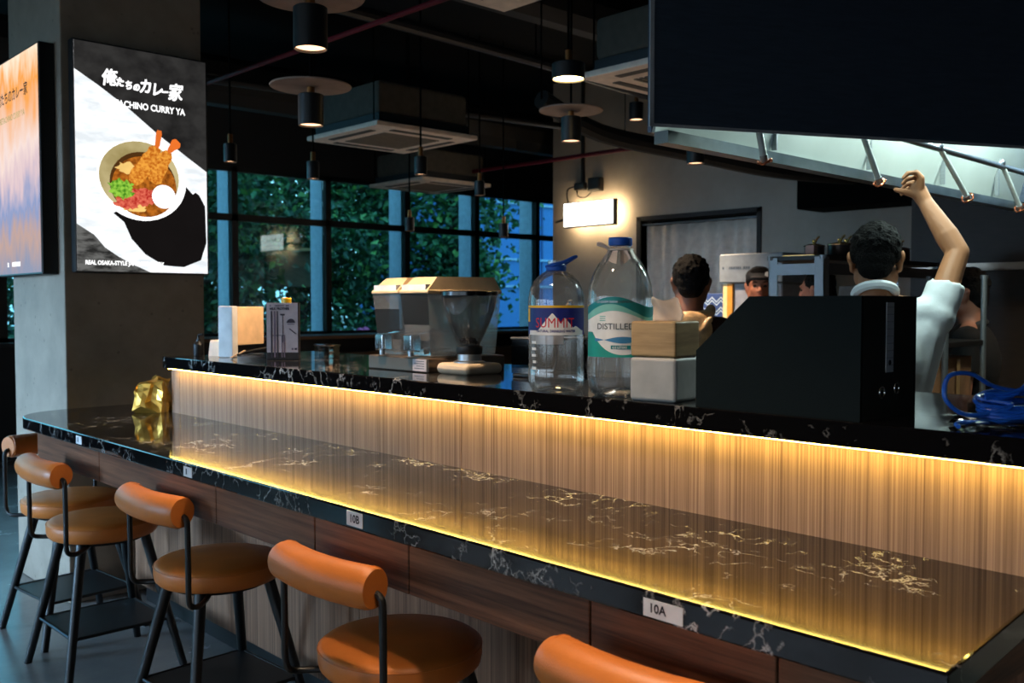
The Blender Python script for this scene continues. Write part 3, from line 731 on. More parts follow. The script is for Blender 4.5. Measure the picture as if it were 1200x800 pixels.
# film tied round the neck
fl = MB(); nseg = 26
ring1 = []; ring2 = []
for k in range(nseg):
    a = 2 * PI * k / nseg; j = R.uniform(-.0025, .0025)
    ring1.append((bx + (.0285 + j) * math.cos(a), by + (.0285 + j) * math.sin(a), ZU + .362 + R.uniform(-.002, .002)))
    ring2.append((bx + (.046 + 3 * j) * math.cos(a), by + (.046 + 3 * j) * math.sin(a), ZU + .336 + R.uniform(-.012, .006)))
o_ = len(fl.v); fl.v += [Vector(p) for p in ring1 + ring2]
for k in range(nseg):
    if k % 3: fl.f.append([o_ + k, o_ + (k + 1) % nseg, o_ + nseg + (k + 1) % nseg, o_ + nseg + k]); fl.mi.append(0)
p0 = Vector((bx, by, ZU + .362)) - rd * .026 - CAMD * .012
fl.tube([p0, p0 - rd * .012 + Z * .006, p0 - rd * .026 + Z * .012, p0 - rd * .034 + Z * .013], [.003, .004, .006, .004], 8)
fl.tube([(bx + .030 * math.cos(a * PI / 10), by + .030 * math.sin(a * PI / 10), ZU + .361) for a in range(20)], .0028, 6, closed=True)
fl.build('neck_film', m_film, b, True)

# tissue box: white base, pale wood lid, tissue pulled up
tb = thing('tissue_box', 'square tissue box, white base with pale wood lid and a tissue pulled up', 'tissue box', (1.80, 1.37, ZU))
ax = Vector((.16, -.987, 0)).normalized(); ay = Vector((.987, .16, 0)).normalized(); o0 = Vector((1.738, 1.445, ZU))
def bxl(a0, a1, b0, b1, z0, z1, r):
    mb = MB().rbox((a0, b0, z0), (a1, b1, z1), r, 3); return mb.xf(lambda p: o0 + ax * p.x + ay * p.y + Z * p.z)
bxl(0, .122, 0, .125, 0, .1035, .010).build('base', M('white box plastic', (172, 173, 172), .5), tb, True)
bxl(.002, .120, .002, .123, .1042, .187, .006).build('lid', wood('pale birch', (150, 122, 86), (196, 166, 122), 1.2, .5, (4, 4, 40)), tb, True)
ts = MB(); nu, nv = 14, 9
for i in range(nu + 1):
    for j in range(nv + 1):
        u, v = i / nu, j / nv
        a = .030 + .075 * u + .010 * v * (u - .2); bb = .06 + .018 * math.sin(u * 7 + v * 3) * v - .01 * v
        z = .185 + .056 * v * (.55 + .45 * math.sin(.8 + u * 2.0)) + .006 * math.sin(u * 11) * v
        ts.v.append(o0 + ax * a + ay * bb + Z * z)
for i in range(nu):
    for j in range(nv): q = i * (nv + 1) + j; ts.f.append([q, q + nv + 1, q + nv + 2, q + 1]); ts.mi.append(0)
ts.build('tissue', M('soft tissue', (232, 214, 196), .9), tb, True, smooth=60)
for p in bpy.data.objects['tissue'].data.polygons: pass
sol = bpy.data.objects['tissue'].modifiers.new('t', 'SOLIDIFY'); sol.thickness = .0012

# dark green magazine file lying on its side
fb = thing('file_box', 'large dark green file box with a sloped end and two ring holes', 'file box', (1.87, 1.07, ZU))
prof = [(1.262, ZU), (1.262, 1.277), (1.127, 1.396), (.878, 1.396), (.878, ZU)]
m_bind = M('dark green board', (9, 18, 18), .6, spec=.15, bump=.08, bscale=300)
MB().prism([(p[0], p[1]) for p in prof], (1.748, 0, 0), Y, Z, X, .008).build('side_panel', m_bind, fb, True, smooth=0)
MB().prism([(p[0], p[1]) for p in prof], (1.982, 0, 0), Y, Z, X, .008).build('side_panel', m_bind, fb, True, smooth=0)
MB().box((1.756, .878, ZU), (1.982, .886, 1.396)).build('spine', M('black green board', (26, 32, 30), .5, spec=.4), fb, True)
MB().box((1.756, .886, ZU), (1.982, 1.262, ZU + .006)).box((1.756, .886, 1.389), (1.982, 1.125, 1.395)).build('board', m_bind, fb, True)
MB().box((1.768, .89, ZU + .007), (1.97, 1.20, ZU + .115)).build('papers', m_paper, fb, True)
lb = MB().box((1.852, .8765, 1.243), (1.884, .8780, 1.383)).build('spine_label', M('grey card', (196, 200, 202), .5), fb, True)
for k in range(9): MB().box((1.853, .8758, 1.257 + k * .0145), (1.883, .8764, 1.2578 + k * .0145)).build('ruled_line', M('dark line', (120, 126, 130), .6), fb, True)
MB().lathe([(.0058, -.0002), (.0058, .001), (.0042, .001), (.0042, -.0002)], (1.8675, .8762, 1.262), 16, 'y').build('printed_mark', m_ink, fb, True)
for xx, zz in ((1.836, 1.204), (1.900, 1.209)):
    MB().tube([(xx + .0105 * math.cos(a * PI / 14), .8765, zz + .0105 * math.sin(a * PI / 14)) for a in range(28)], .0022, 8, closed=True).build('ring', M('nickel', (190, 190, 186), .2, .9), fb, True)
    MB().lathe([(.0095, .0), (.0095, .0012), (0, .0012)], (xx, .8788, zz), 24, 'y').build('ring_hole', m_black, fb, True)

# blue cable coil and the clear wrapper under it
rdir = Vector((.728, -.685, 0)); od = Vector((1.83, .735, ZU))
def cp(a, d, h): return od + rdir * a + CAMD * d + Z * h
m_cable = M('blue cable sheath', (36, 104, 220), .28, spec=.7)
pts = []
R2 = random.Random(3)
pts += [cp(-.025, -.075, .006), cp(.01, -.055, .012)]
for k in range(7):
    ja = R2.uniform(-.012, .012); jh = .008 + .0048 * k + R2.uniform(-.002, .004); jd = R2.uniform(-.03, .02)
    pts += [cp(.30 + ja, -.01 + jd, jh), cp(.36 + ja, .05 + jd, jh + .01), cp(.26 + ja, .08 + jd, jh + .008), cp(.12 + ja, .045 + jd, jh + .014 + (.012 if k == 5 else 0)), cp(.055 + ja * .5, .015 + jd * .5, jh + (.008 if k < 5 else .01)), cp(.10 + ja, -.02 + jd * .5, jh)]
pts += [cp(.05, -.02, .022), cp(.0, -.03, .026), cp(-.03, -.03, .055), cp(-.018, -.02, .093), cp(.03, -.005, .096), cp(.08, .01, .072), cp(.14, .02, .060), cp(.22, .03, .05)]
cc = thing('cable_coil', 'tangled coil of shiny bright blue cable on the ledge', 'cable', tuple(cp(.12, 0, 0)))
MB().tube(spline(pts, 8), .0042, 8).build('coil', m_cable, cc, True)
for q in range(2):
    MB().tube(spline([cp(.06, 0, .05 + .008 * q), cp(.11, .0, .055 + .006 * q), cp(.15 + .01 * q, .01, .085), cp(.20 + .012 * q, .02, .15), cp(.26, .03, .22)], 8), .0042, 8).build('loose_end', m_cable, cc, True)
fm = MB(); nu, nv = 18, 9
for i in range(nu + 1):
    for j in range(nv + 1):
        u, v = i / nu, j / nv
        q = cp(-.01 + .26 * u, -.075 + .11 * v, .002 + .012 * abs(math.sin(u * 9 + v * 4)) * abs(math.cos(v * 7 - u * 3)) + R2.uniform(0, .004))
        fm.v.append(q)
for i in range(nu):
    for j in range(nv): q = i * (nv + 1) + j; fm.f.append([q, q + nv + 1, q + nv + 2, q + 1]); fm.mi.append(0)
fm.xf(lambda p: Vector((max(p.x, 1.735), p.y, p.z)))
solo('plastic_wrapper', fm, clear('crinkled clear film', (.86, .88, .90), .10, .12), 'crinkled clear plastic wrapper beneath the blue cable', 'wrapper', smooth=20)

# coffee grinder
gx, gy = 2.03, 2.36
g = thing('coffee_grinder', 'coffee grinder with clear conical hopper, black lid and cream body', 'grinder', (gx, gy, ZU))
m_cream = M('cream plastic', (196, 176, 150), .45)
MB().rbox((gx - .075, gy - .075, ZU), (gx + .085, gy + .085, ZU + .036), .022, 4).build('body', m_cream, g, True)
MB().lathe([(.052, ZU + .034), (.052, ZU + .040), (.040, ZU + .044), (.040, ZU + .066), (0, ZU + .066)], (gx, gy, 0), 32).build('collar', m_steel, g, True)
MB().lathe([(.040, ZU + .064), (.043, ZU + .070), (.043, ZU + .088), (.034, ZU + .092), (0, ZU + .092)], (gx, gy, 0), 32).build('grind_ring', m_black, g, True)
MB().lathe([(.034, ZU + .090), (.036, ZU + .10), (.050, ZU + .125), (.068, ZU + .165), (.082, ZU + .205), (.090, ZU + .245), (.091, ZU + .256)], (gx, gy, 0), 40).build('hopper', m_hop, g, True)
MB().lathe([(.090, ZU + .252), (.094, ZU + .254), (.094, ZU + .266), (.088, ZU + .269), (0, ZU + .270)], (gx, gy, 0), 40).build('hopper_lid', M('smoked black lid', (10, 8, 8), .2, spec=.6), g, True)
mb = MB()
for k in range(40):
    a = R2.uniform(0, 2 * PI); rr = R2.uniform(0, .03); mb.ell((gx + rr * math.cos(a), gy + rr * math.sin(a), ZU + .100 + R2.uniform(0, .014)), (.007, .005, .004), Euler((R2.uniform(0, 3), R2.uniform(0, 3), 0)).to_matrix(), 6, 4)
ob = mb.build('beans', M('roast coffee', (52, 28, 16), .5), g, True); ob['kind'] = 'stuff'

# three-bin drink dispenser
dx, dy0, dy1 = 1.955, 2.475, 2.80
d = thing('drink_dispenser', 'drink dispenser with clear bins, cream lids and a steel base', 'dispenser', (2.12, 2.64, ZU))
LX = .325
MB().rbox((dx - .01, dy0 - .005, ZU), (dx + LX + .01, dy1 + .01, ZU + .048), .004, 1).build('base', M('worn steel base', (96, 84, 74), .35, .5), d, True)
MB().box((dx - .0115, dy0 + .002, ZU + .004), (dx - .0102, dy0 + .075, ZU + .044)).build('sticker', M('pink white sticker', (196, 184, 186), .6), d, True)
for k in range(4): MB().box((dx - .0122, dy0 + .012, ZU + .012 + .008 * k), (dx - .0117, dy0 + .066 - .012 * (k % 2), ZU + .0145 + .008 * k)).build('printed_line', m_lgrey, d, True)
w = (dy1 - dy0) / 2
for k in range(2):
    y0 = dy0 + w * k + .006; y1 = y0 + w - .012
    bn = MB(); zt, zb_ = ZU + .262, ZU + .052
    lo = [(dx + .02, y0 + .012), (dx + LX - .015, y0 + .012), (dx + LX - .015, y1 - .012), (dx + .02, y1 - .012)]; hi = [(dx, y0), (dx + LX, y0), (dx + LX, y1), (dx, y1)]
    for i in range(4):
        j = (i + 1) % 4
        for s in range(4):
            z0, z1 = zb_ + (zt - zb_) * s / 4, zb_ + (zt - zb_) * (s + 1) / 4
            f0, f1 = s / 4, (s + 1) / 4
            L = lambda p, q, t: (p[0] + (q[0] - p[0]) * t, p[1] + (q[1] - p[1]) * t)
            a0, b0, a1, b1 = L(lo[i], hi[i], f0), L(lo[j], hi[j], f0), L(lo[i], hi[i], f1), L(lo[j], hi[j], f1)
            bn.add([(*a0, z0), (*b0, z0), (*b1, z1), (*a1, z1)], [(0, 1, 2, 3)])
    bn.add([(*p, zb_) for p in lo], [(0, 1, 2, 3)])
    binp = bn.build('bin', m_pet2, d, True, smooth=20)
    mb = MB().rbox((dx - .004, y0 - .004, zt), (dx + LX + .004, y1 + .004, zt + .012), .003, 1)
    mb.add([(dx, y0, zt + .012), (dx + LX, y0, zt + .012), (dx + LX, y1, zt + .012), (dx, y1, zt + .012), (dx + .05, y0 + .012, zt + .056), (dx + LX - .02, y0 + .012, zt + .058), (dx + LX - .02, y1 - .012, zt + .058), (dx + .05, y1 - .012, zt + .056)],
           [(4, 5, 6, 7), (0, 1, 5, 4), (1, 2, 6, 5), (2, 3, 7, 6), (3, 0, 4, 7)])
    mb.build('bin_lid', M('cream lid plastic', (214, 186, 146), .4, spec=.5), d, True, smooth=25)
    MB().box((dx - .002, y0 + .01, zt + .010), (dx + .022, y1 - .01, zt + .030)).build('lid_flap', M('white lid flap', (226, 222, 222), .25, spec=.7), d, True)
    MB().rbox((dx - .030, (y0 + y1) / 2 - .022, ZU + .068), (dx + .012, (y0 + y1) / 2 + .022, ZU + .124), .005, 2).build('spout_block', clear('milky tap plastic', (.75, .78, .80), .25, .15), d, True)
    MB().tube([(dx - .014, (y0 + y1) / 2, ZU + .072), (dx - .014, (y0 + y1) / 2, ZU + .052)], .010, 12).build('nozzle', m_steel, d, True)

# glass canister behind the empty bottle
t = thing('glass_canister', 'square smoked glass canister standing between grinder and empty bottle', 'canister', (2.12, 2.07, ZU))
MB().rbox((2.04, 2.0, ZU), (2.21, 2.17, ZU + .012), .004, 1).build('base', m_black, t, True)
mb = MB(); mb.box((2.04, 2.0, ZU + .012), (2.21, 2.17, ZU + .118)); mb.f.pop(1); mb.mi.pop(); mb.build('box', clear('smoked glass', (.42, .40, .38), .08, .05), t, True)
MB().rbox((2.036, 1.996, ZU + .117), (2.214, 2.174, ZU + .124), .003, 1).build('rim', M('steel rim', (150, 140, 132), .3, .7), t, True)
MB().tube(spline([(2.10, 2.05, ZU + .012), (2.11, 2.04, ZU + .06), (2.12, 2.06, ZU + .10), (2.13, 2.10, ZU + .116)], 5), .006, 8).build('scoop', m_steel, t, True)

# ---- far end of the ledge
# cream menu holder
t = thing('menu_stand', 'upright cream plastic menu stand at the far end of the ledge', 'stand', (2.06, 3.80, ZU))
o0 = Vector((1.91, 3.745, ZU)); ua = Vector((.73, .40, 0)).normalized(); ub = Vector((-.40, .73, 0)).normalized()
def loc(o_, a, b_): return lambda p: o_ + a * p.x + b_ * p.y + Z * p.z
MB().rbox((0, 0, .050), (.20, .010, .215), .004, 2).xf(loc(o0 + ua * .03, ua, ub)).build('front_sheet', M('cream sheet', (230, 190, 146), .45), t, True)
MB().rbox((-.012, -.002, 0), (.030, .070, .218), .006, 2).xf(loc(o0, ua, ub)).build('side_post', M('white post plastic', (214, 210, 206), .4), t, True)
MB().rbox((0, -.002, .0), (.23, .06, .008), .003, 1).xf(loc(o0, ua, ub)).build('foot', M('white post plastic', (214, 210, 206), .4), t, True)
# small bracket
t = thing('napkin_holder', 'small cream arch shaped napkin holder at the end of the ledge next to the pillar', 'holder', (2.0, 4.0, ZU))
o1 = Vector((1.915, 3.90, ZU))
arch = [(0, 0), (.012, .062), (.02, .07), (.095, .07), (.10, .062), (.10, 0), (.088, 0), (.086, .056), (.028, .056), (.014, 0)]
MB().prism(arch, o1, ua, Z, ub, .05).build('arch', M('cream arch', (232, 206, 178), .45), t, True, smooth=20)
MB().box((.016, .004, .004), (.088, .046, .052)).xf(loc(o1, ua, ub)).build('napkins', M('tan napkins', (196, 140, 86), .8), t, True)
t = thing('pump_bottle', 'tiny black pump bottle at the very end of the ledge next to the pillar', 'bottle', (1.872, 4.0, ZU))
MB().lathe([(0, ZU), (.020, ZU), (.022, ZU + .004), (.022, ZU + .05), (.010, ZU + .064), (.010, ZU + .072)], (1.872, 4.0, 0), 20).build('body', m_black, t, True)
MB().tube([(1.872, 4.0, ZU + .07), (1.872, 4.0, ZU + .09), (1.885, 3.982, ZU + .094)], .005, 8).build('pump', m_black, t, True)
# milk frother carton
t = thing('frother_carton', 'pinkish white printed carton with dark sides standing on the ledge', 'carton', (2.05, 3.43, ZU))
o2 = Vector((1.930, 3.505, ZU)); va = Vector((.45, -.9, 0)).normalized(); vb = Vector((.9, .45, 0)).normalized()
va = Vector((.80, -.60, 0)); vb = Vector((.60, .80, 0))
Fm = loc(o2, va, vb)
MB().rbox((0, 0, 0), (.130, .045, .232), .0015, 1).xf(Fm).build('box', M('dark brown carton', (48, 36, 30), .6), t, True)
MB().box((.002, -.0008, .030), (.126, -.0002, .231)).xf(Fm).build('front_print', M('pink white print', (222, 194, 190), .6), t, True)
mk = M('dark print', (74, 58, 66), .6)
mg = M('mauve print', (140, 112, 122), .6)
for x0, x1, z0, z1, mm in ((.018, .024, .01, .198, mk), (.030, .037, .01, .198, mg), (.042, .047, .01, .198, mk), (.064, .067, .07, .182, mk), (.056, .074, .180, .187, mk), (.060, .064, .01, .10, mg), (.069, .074, .01, .10, mg), (.018, .074, .098, .1005, mk), (.100, .108, .040, .048, mg), (.112, .122, .040, .048, mk)):
    MB().box((x0, -.0016, z0), (x1, -.0008, z1)).xf(Fm).build('print', mm, t, True)
MB().prism([(.098 + .017 * math.cos(a * PI / 12), .150 + .017 * math.sin(a * PI / 12)) for a in range(13)], o2 - vb * .0016, va, Z, vb, .0008).build('print', mk, t, True)
MB().box((.084, -.0016, .143), (.112, -.0008, .147)).xf(Fm).build('print', mg, t, True)
MB().prism([(.090, .126), (.094, .128), (.120, .106), (.116, .104)], o2 - vb * .0016, va, Z, vb, .0008).build('print', mk, t, True)
marks_mb(12, .005, .006, .0016, o2 - vb * .0017 + va * .014 + Z * .217, va, Z).build('lettering', mg, t, True)
text_mb('MILK FROTHER', .0135, o2 - vb * .0017 + va * .014 + Z * .203, va, Z, .0007, squash=.85).build('lettering', mk, t, True)
# bottle with yellow cap behind the carton
t = thing('sauce_bottle', 'squeeze bottle with a yellow cap peeking out behind the printed carton', 'bottle', (2.06, 3.56, ZU))
MB().lathe([(0, ZU), (.028, ZU), (.03, ZU + .01), (.03, ZU + .17), (.022, ZU + .20), (.017, ZU + .212)], (2.06, 3.57, 0), 24).build('body', M('pale green bottle', (140, 160, 140), .4), t, True)
MB().lathe([(.019, ZU + .212), (.021, ZU + .214), (.021, ZU + .25), (.017, ZU + .253), (0, ZU + .253)], (2.06, 3.57, 0), 24).build('cap', M('yellow cap', (250, 190, 20), .4), t, True)
# tray with cutlery, small clear box
t = thing('cutlery_tray', 'clear plastic tray holding spoons and tongs in front of the menu stand', 'tray', (1.93, 3.6, ZU))
F3 = loc(Vector((1.87, 3.64, ZU)), va, vb)
mb = MB().box((0, 0, 0), (.13, .10, .003)).box((0, 0, .003), (.13, .002, .022)).box((0, .098, .003), (.13, .1, .022)).box((0, .002, .003), (.002, .098, .022)).box((.128, .002, .003), (.13, .098, .022))
mb.xf(F3).build('tray', clear('grey acrylic', (.62, .62, .64), .10, .08), t, True)
t2 = thing('serving_tongs', 'black and steel tongs resting across the clear tray', 'tongs', tuple(F3(Vector((.06, .05, .02)))))
for q in (-1, 1): MB().tube([F3(Vector((.025, .05 + .006 * q, .026))), F3(Vector((.08, .05 + .012 * q, .036))), F3(Vector((.125, .05 + .005 * q, .046)))], [.003, .006, .004], 8).build('arm', m_black, t2, True)
t2 = thing('wooden_stirrer', 'thin pale wooden stirrer leaning on the tray', 'stirrer', tuple(F3(Vector((0, .0, .02)))))
MB().tube([F3(Vector((-.03, .02, .004))), F3(Vector((.03, .03, .034)))], .003, 8).build('stick', M('pale stick', (214, 172, 126), .6), t2, True)
t = thing('clear_container', 'small clear plastic container right of the printed carton', 'container', (2.17, 3.41, ZU))
mb = MB(); mb.box((2.12, 3.37, ZU), (2.19, 3.45, ZU + .055)); mb.f.pop(1); mb.mi.pop(); mb.build('box', clear('clear acrylic', (.70, .66, .62), .10, .08), t, True)
MB().rbox((2.116, 3.366, ZU + .053), (2.194, 3.454, ZU + .060), .002, 1).build('rim', clear('clear rim', (.8, .76, .72), .25, .1), t, True)

# crumpled gold foil pack on the lower top, against the end of the riser
bm = bmesh.new(); bmesh.ops.create_cube(bm, size=2); bmesh.ops.subdivide_edges(bm, edges=bm.edges[:], cuts=5, use_grid_fill=True)
for v in bm.verts:
    p = v.co.copy(); q = p.copy()
    q.x *= 1 - .10 * max(0, p.z); q.y *= 1 - .10 * max(0, p.z)
    n1 = Vector((noise.noise(p * 1.1 + Vector((3, 1, 4))), noise.noise(p * 1.1 + Vector((9, 2, 7))), noise.noise(p * 1.1 + Vector((5, 8, 1)))))
    n2 = Vector((noise.noise(p * 4.1 + Vector((1, 6, 2))), noise.noise(p * 4.1), noise.noise(p * 4.1 + Vector((2, 2, 9)))))
    q += n1 * .42 + n2 * .05
    if p.x < 0: q.z += .28 * p.x * max(0, p.z + .2)
    if p.z < -.99: q.z = -1
    v.co = Vector((q.x * .062, q.y * .055, max(0, (q.z + 1) * .070)))
bm.verts.index_update(); fo = MB().add([v.co.copy() for v in bm.verts], [[v.index for v in f.verts] for f in bm.faces]); bm.free()
fo.xf(lambda p: Vector((1.722, 4.135, ZL)) + Vector((.728, -.685, 0)) * p.x + CAMD * p.y + Z * p.z)
solo('foil_pack', fo, M('gold foil', (206, 160, 72), .28, .75, vary=.25, vscale=14), 'crumpled gold foil pack sitting on the lower marble top by the pillar', 'pack', smooth=0)
# ------------------------------------------------------------------ the steel hood
m_stain0 = M('edge glint steel', (206, 206, 212), .45, .5)  # pale steel with the glint of the hood edges put into its colour
ZH = 1.84
hA = Vector((1.964, 1.566)); hB = Vector((3.05, 1.035)); hd = (hB - hA).normalized(); hE = hA + hd * 3.0; hF = Vector((hE.x, 1.59))
hn = Vector((-hd.y, hd.x))
hood = thing('exhaust_hood', 'huge dark steel extraction hood hanging over the kitchen side of the bar', 'hood', (3.2, 1.2, ZH))
def wallp(p, q, th, z0, z1):
    p, q = Vector(p), Vector(q); d = (q - p).normalized(); n = Vector((-d.y, d.x)) * th
    return [(p.x, p.y, z0), (q.x, q.y, z0), (q.x + n.x, q.y + n.y, z0), (p.x + n.x, p.y + n.y, z0), (p.x, p.y, z1), (q.x, q.y, z1), (q.x + n.x, q.y + n.y, z1), (p.x + n.x, p.y + n.y, z1)]
HX = [(0, 3, 2, 1), (4, 5, 6, 7), (0, 1, 5, 4), (1, 2, 6, 5), (2, 3, 7, 6), (3, 0, 4, 7)]
MB().add(wallp(hA, hE, .012, ZH, 3.0), HX).build('front_panel', m_darksteel, hood, True, smooth=0)
MB().add(wallp(hA - hn * .003, hE - hn * .003, .004, ZH - .002, ZH + .006), HX).build('front_edge', m_stain0, hood, True, smooth=0)
m_hin = M('bright inner steel', (206, 214, 208), .42, .35, vary=.06, vscale=5)
MB().add(wallp(hA - hd * .003 - hn * .003, hA + hd * .009 - hn * .003, .004, ZH - .002, 3.0), HX).build('corner_edge', m_stain0, hood, True, smooth=0)  # thin pale strip added for the reflecting corner
hA2 = Vector((hA.x + .03, 1.575)); hF2 = Vector((hE.x, 1.60))
back = MB(); back.add([(hA2.x, hA2.y, ZH - .012), (hF2.x, hF2.y, ZH - .012), (hF2.x, hF2.y - .25, 2.75), (hA2.x + .2, hA2.y - .05, 2.75), (hA2.x, hA2.y + .01, ZH - .012), (hF2.x, hF2.y + .01, ZH - .012), (hF2.x, hF2.y - .24, 2.76), (hA2.x + .2, hA2.y - .04, 2.76)], HX)
back.build('inner_panel', m_hin, hood, True, smooth=0)
for xx in (2.55, 3.15, 3.75, 4.3): MB().box((xx, 1.555, ZH + .0), (xx + .006, 1.572, ZH + .30)).build('panel_joint', m_steel, hood, True)
MB().add(wallp((hA2.x, hA2.y + .002), (hF2.x, hF2.y), -.045, ZH - .044, ZH - .012), HX).build('gutter', M('gutter steel', (120, 128, 128), .35, .8), hood, True, smooth=0)
MB().add(wallp(hE, (hF2.x, hF2.y), .012, ZH, 3.0), HX).build('end_panel', m_darksteel, hood, True, smooth=0)
MB().add([(hA.x + .05, hA.y, 2.99), (hE.x, hE.y, 2.99), (hF2.x, hF2.y, 2.99), (hA.x + .05, hA.y + .008, 2.99), (hA.x + .05, hA.y, 3.0), (hE.x, hE.y, 3.0), (hF2.x, hF2.y, 3.0), (hA.x + .05, hA.y + .008, 3.0)], HX).build('roof', m_darksteel, hood, True, smooth=0)
MB().add(wallp((hA2.x, hA2.y + .012), (hF2.x, hF2.y + .012), .012, ZH - .01, 3.0), HX).build('rear_panel', m_darksteel, hood, True, smooth=0)
for xx, yy in ((2.75, 1.40), (3.35, 1.25), (4.0, 1.2)):
    MB().lathe([(0, 2.30), (.05, 2.30), (.055, 2.34), (.04, 2.40), (0, 2.40)], (xx, yy, 0), 24).build('hood_lamp', glow('cool hood lamp', (214, 240, 232), 6.), hood, True)
    l = bpy.data.lights.new('hood_light', 'POINT'); l.energy = HOODW; l.color = (.78, 1., .93); l.shadow_soft_size = .05
    o = bpy.data.objects.new('hood_light', l); C.objects.link(o); o.parent = hood; o.location = Vector((xx, yy, 2.27)) - hood.location
m_copper = M('copper', (206, 112, 74), .25, .9)
m_wpipe = M('white pipe', (206, 212, 206), .35, .2)
sp = thing('fire_nozzle_pipe', 'steel feed pipe with angled white drop pipes and copper ringed nozzles in the hood', 'pipe', (3.2, 1.453, 1.9))
MB().tube([(2.26, 1.453, 1.943), (4.3, 1.453, 1.925)], .012, 12).build('feed_pipe', m_steel, sp, True)
for xt, xb in ((2.262, 2.318), (2.863, 2.995), (3.45, 3.702), (4.04, 4.245)):
    top, bot = Vector((xt, 1.453, 1.94)), Vector((xb, 1.453, 1.785))
    d = (bot - top).normalized(); u = d.orthogonal().normalized(); w = d.cross(u)
    dp = MB().tube([top - d * .01, bot], .0095, 12).build('drop_pipe', m_wpipe, sp, True)
    MB().tube([bot - d * .004, bot + d * .022], [.012, .010], 12).build('nozzle', m_steel, sp, True)
    q = bot + d * .014
    MB().tube([q + (u * math.cos(a * PI / 10) + w * math.sin(a * PI / 10)) * .019 + d * .004 * math.sin(a) for a in range(20)], .0034, 8, closed=True).build('copper_ring', m_copper, sp, True)
    MB().ell(top, (.017, .017, .017), n=12, m=8).build('elbow', m_steel, sp, True)

# ------------------------------------------------------------------ grey wall things
t = thing('lit_wall_sign', 'glowing white rectangular sign on the grey wall', 'sign', (6.93, 6.35, 2.14))
MB().rbox((6.83, 5.868, 2.122), (6.885, 6.522, 2.366), .006, 1).build('housing', m_black, t, True)
MB().box((6.825, 5.882, 2.134), (6.83, 6.512, 2.358)).build('lit_face', glow('white lit acrylic', (255, 248, 236), 4.), t, True)
marks_mb(11, .020, .030, .018, (6.823, 6.455, 2.262), (0, -1, 0), (0, 0, 1)).build('lettering', glow('pale sign lettering', (222, 222, 222), 1.1), t, True, smooth=0)
MB().box((6.89, 6.15, 2.2), (7.0, 6.30, 2.32)).build('mount', m_black, t, True)
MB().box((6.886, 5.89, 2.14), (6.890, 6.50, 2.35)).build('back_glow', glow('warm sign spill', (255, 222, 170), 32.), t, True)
t = thing('junction_box', 'small black cable box above the glowing wall sign with a conduit rising from it', 'electrical box', (6.98, 6.44, 2.5))
MB().rbox((6.95, 6.36, 2.50), (6.999, 6.50, 2.57), .008, 1).build('box', m_black, t, True)
MB().tube([(6.975, 6.40, 2.55), (6.975, 6.40, 3.6)], .018, 10).build('conduit', m_black, t, True)
MB().tube(spline([(6.97, 6.49, 2.54), (6.96, 6.58, 2.52), (6.92, 6.56, 2.45), (6.87, 6.49, 2.36)], 6), .007, 8).build('cable', m_black, t, True)
MB().tube(spline([(6.97, 6.47, 2.51), (6.95, 6.44, 2.44), (6.95, 6.34, 2.42), (6.96, 6.27, 2.47)], 6), .005, 8).build('cable', m_black, t, True)
t = thing('wall_box', 'plain black square box on the grey wall right above the glowing sign', 'electrical box', (6.97, 6.22, 2.47))
MB().rbox((6.93, 6.14, 2.47), (6.999, 6.30, 2.60), .008, 1).build('box', m_black, t, True)
MB().rbox((6.925, 6.155, 2.485), (6.931, 6.285, 2.585), .003, 1).build('cover', m_black, t, True)
MB().tube([(6.87, 6.51, 2.22), (6.98, 6.76, 2.205)], .012, 8).build('bracket', m_black, bpy.data.objects['lit_wall_sign'], True)
# doorway curtain
cu = MB(); nu, nv = 70, 14
for i in range(nu + 1):
    for j in range(nv + 1):
        u, v = i / nu, j / nv
        y = 5.63 - 1.17 * u; z = 2.10 - 1.75 * v
        amp = .012 + .03 * v
        cu.v.append(Vector((7.02 + amp * math.sin(u * 52 + 1.5 * math.sin(v * 2 + u * 6)) + .012 * math.sin(u * 17), y + .01 * math.sin(u * 30 + v), z)))
for i in range(nu):
    for j in range(nv): q = i * (nv + 1) + j; cu.f.append([q, q + nv + 1, q + nv + 2, q + 1]); cu.mi.append(0)
cv = thing('door_curtain', 'pale grey gathered curtain hanging across the doorway in the grey wall', 'curtain', (7.02, 5.05, 2.1))
o = cu.build('cloth', M('pale curtain cloth', (196, 180, 166), .9), cv, True, smooth=80); sm = o.modifiers.new('t', 'SOLIDIFY'); sm.thickness = .002
MB().tube([(7.02, 5.68, 2.115), (7.02, 4.44, 2.115)], .010, 10).build('rod', m_steel, cv, True)
# white display freezer with grey header
t = thing('display_freezer', 'white upright freezer with a grey lettered header and yellow side trim', 'freezer', (6.3, 3.95, 0))
MB().rbox((6.03, 3.62, 0), (6.65, 4.10, 1.53), .01, 1).build('body', M('freezer white', (150, 148, 150), .5), t, True)
MB().rbox((6.0, 3.60, 1.535), (6.65, 4.13, 1.745), .006, 1).build('header', M('grey header', (116, 124, 132), .5), t, True)
marks_mb(13, .014, .018, .0045, (5.998, 4.10, 1.635), (0, -1, 0), (0, 0, 1)).build('lettering', M('slate lettering', (60, 72, 86), .6), t, True, smooth=0)
MB().box((6.01, 4.065, .2), (6.03, 4.10, 1.53)).build('trim', M('cream trim', (222, 202, 140), .5), t, True)
MB().box((6.01, 4.02, .2), (6.03, 4.065, 1.53)).build('trim', M('orange trim', (206, 138, 24), .5), t, True)
MB().box((6.02, 3.66, .3), (6.03, 4.0, 1.48)).build('door', M('grey freezer door', (142, 142, 148), .3), t, True)
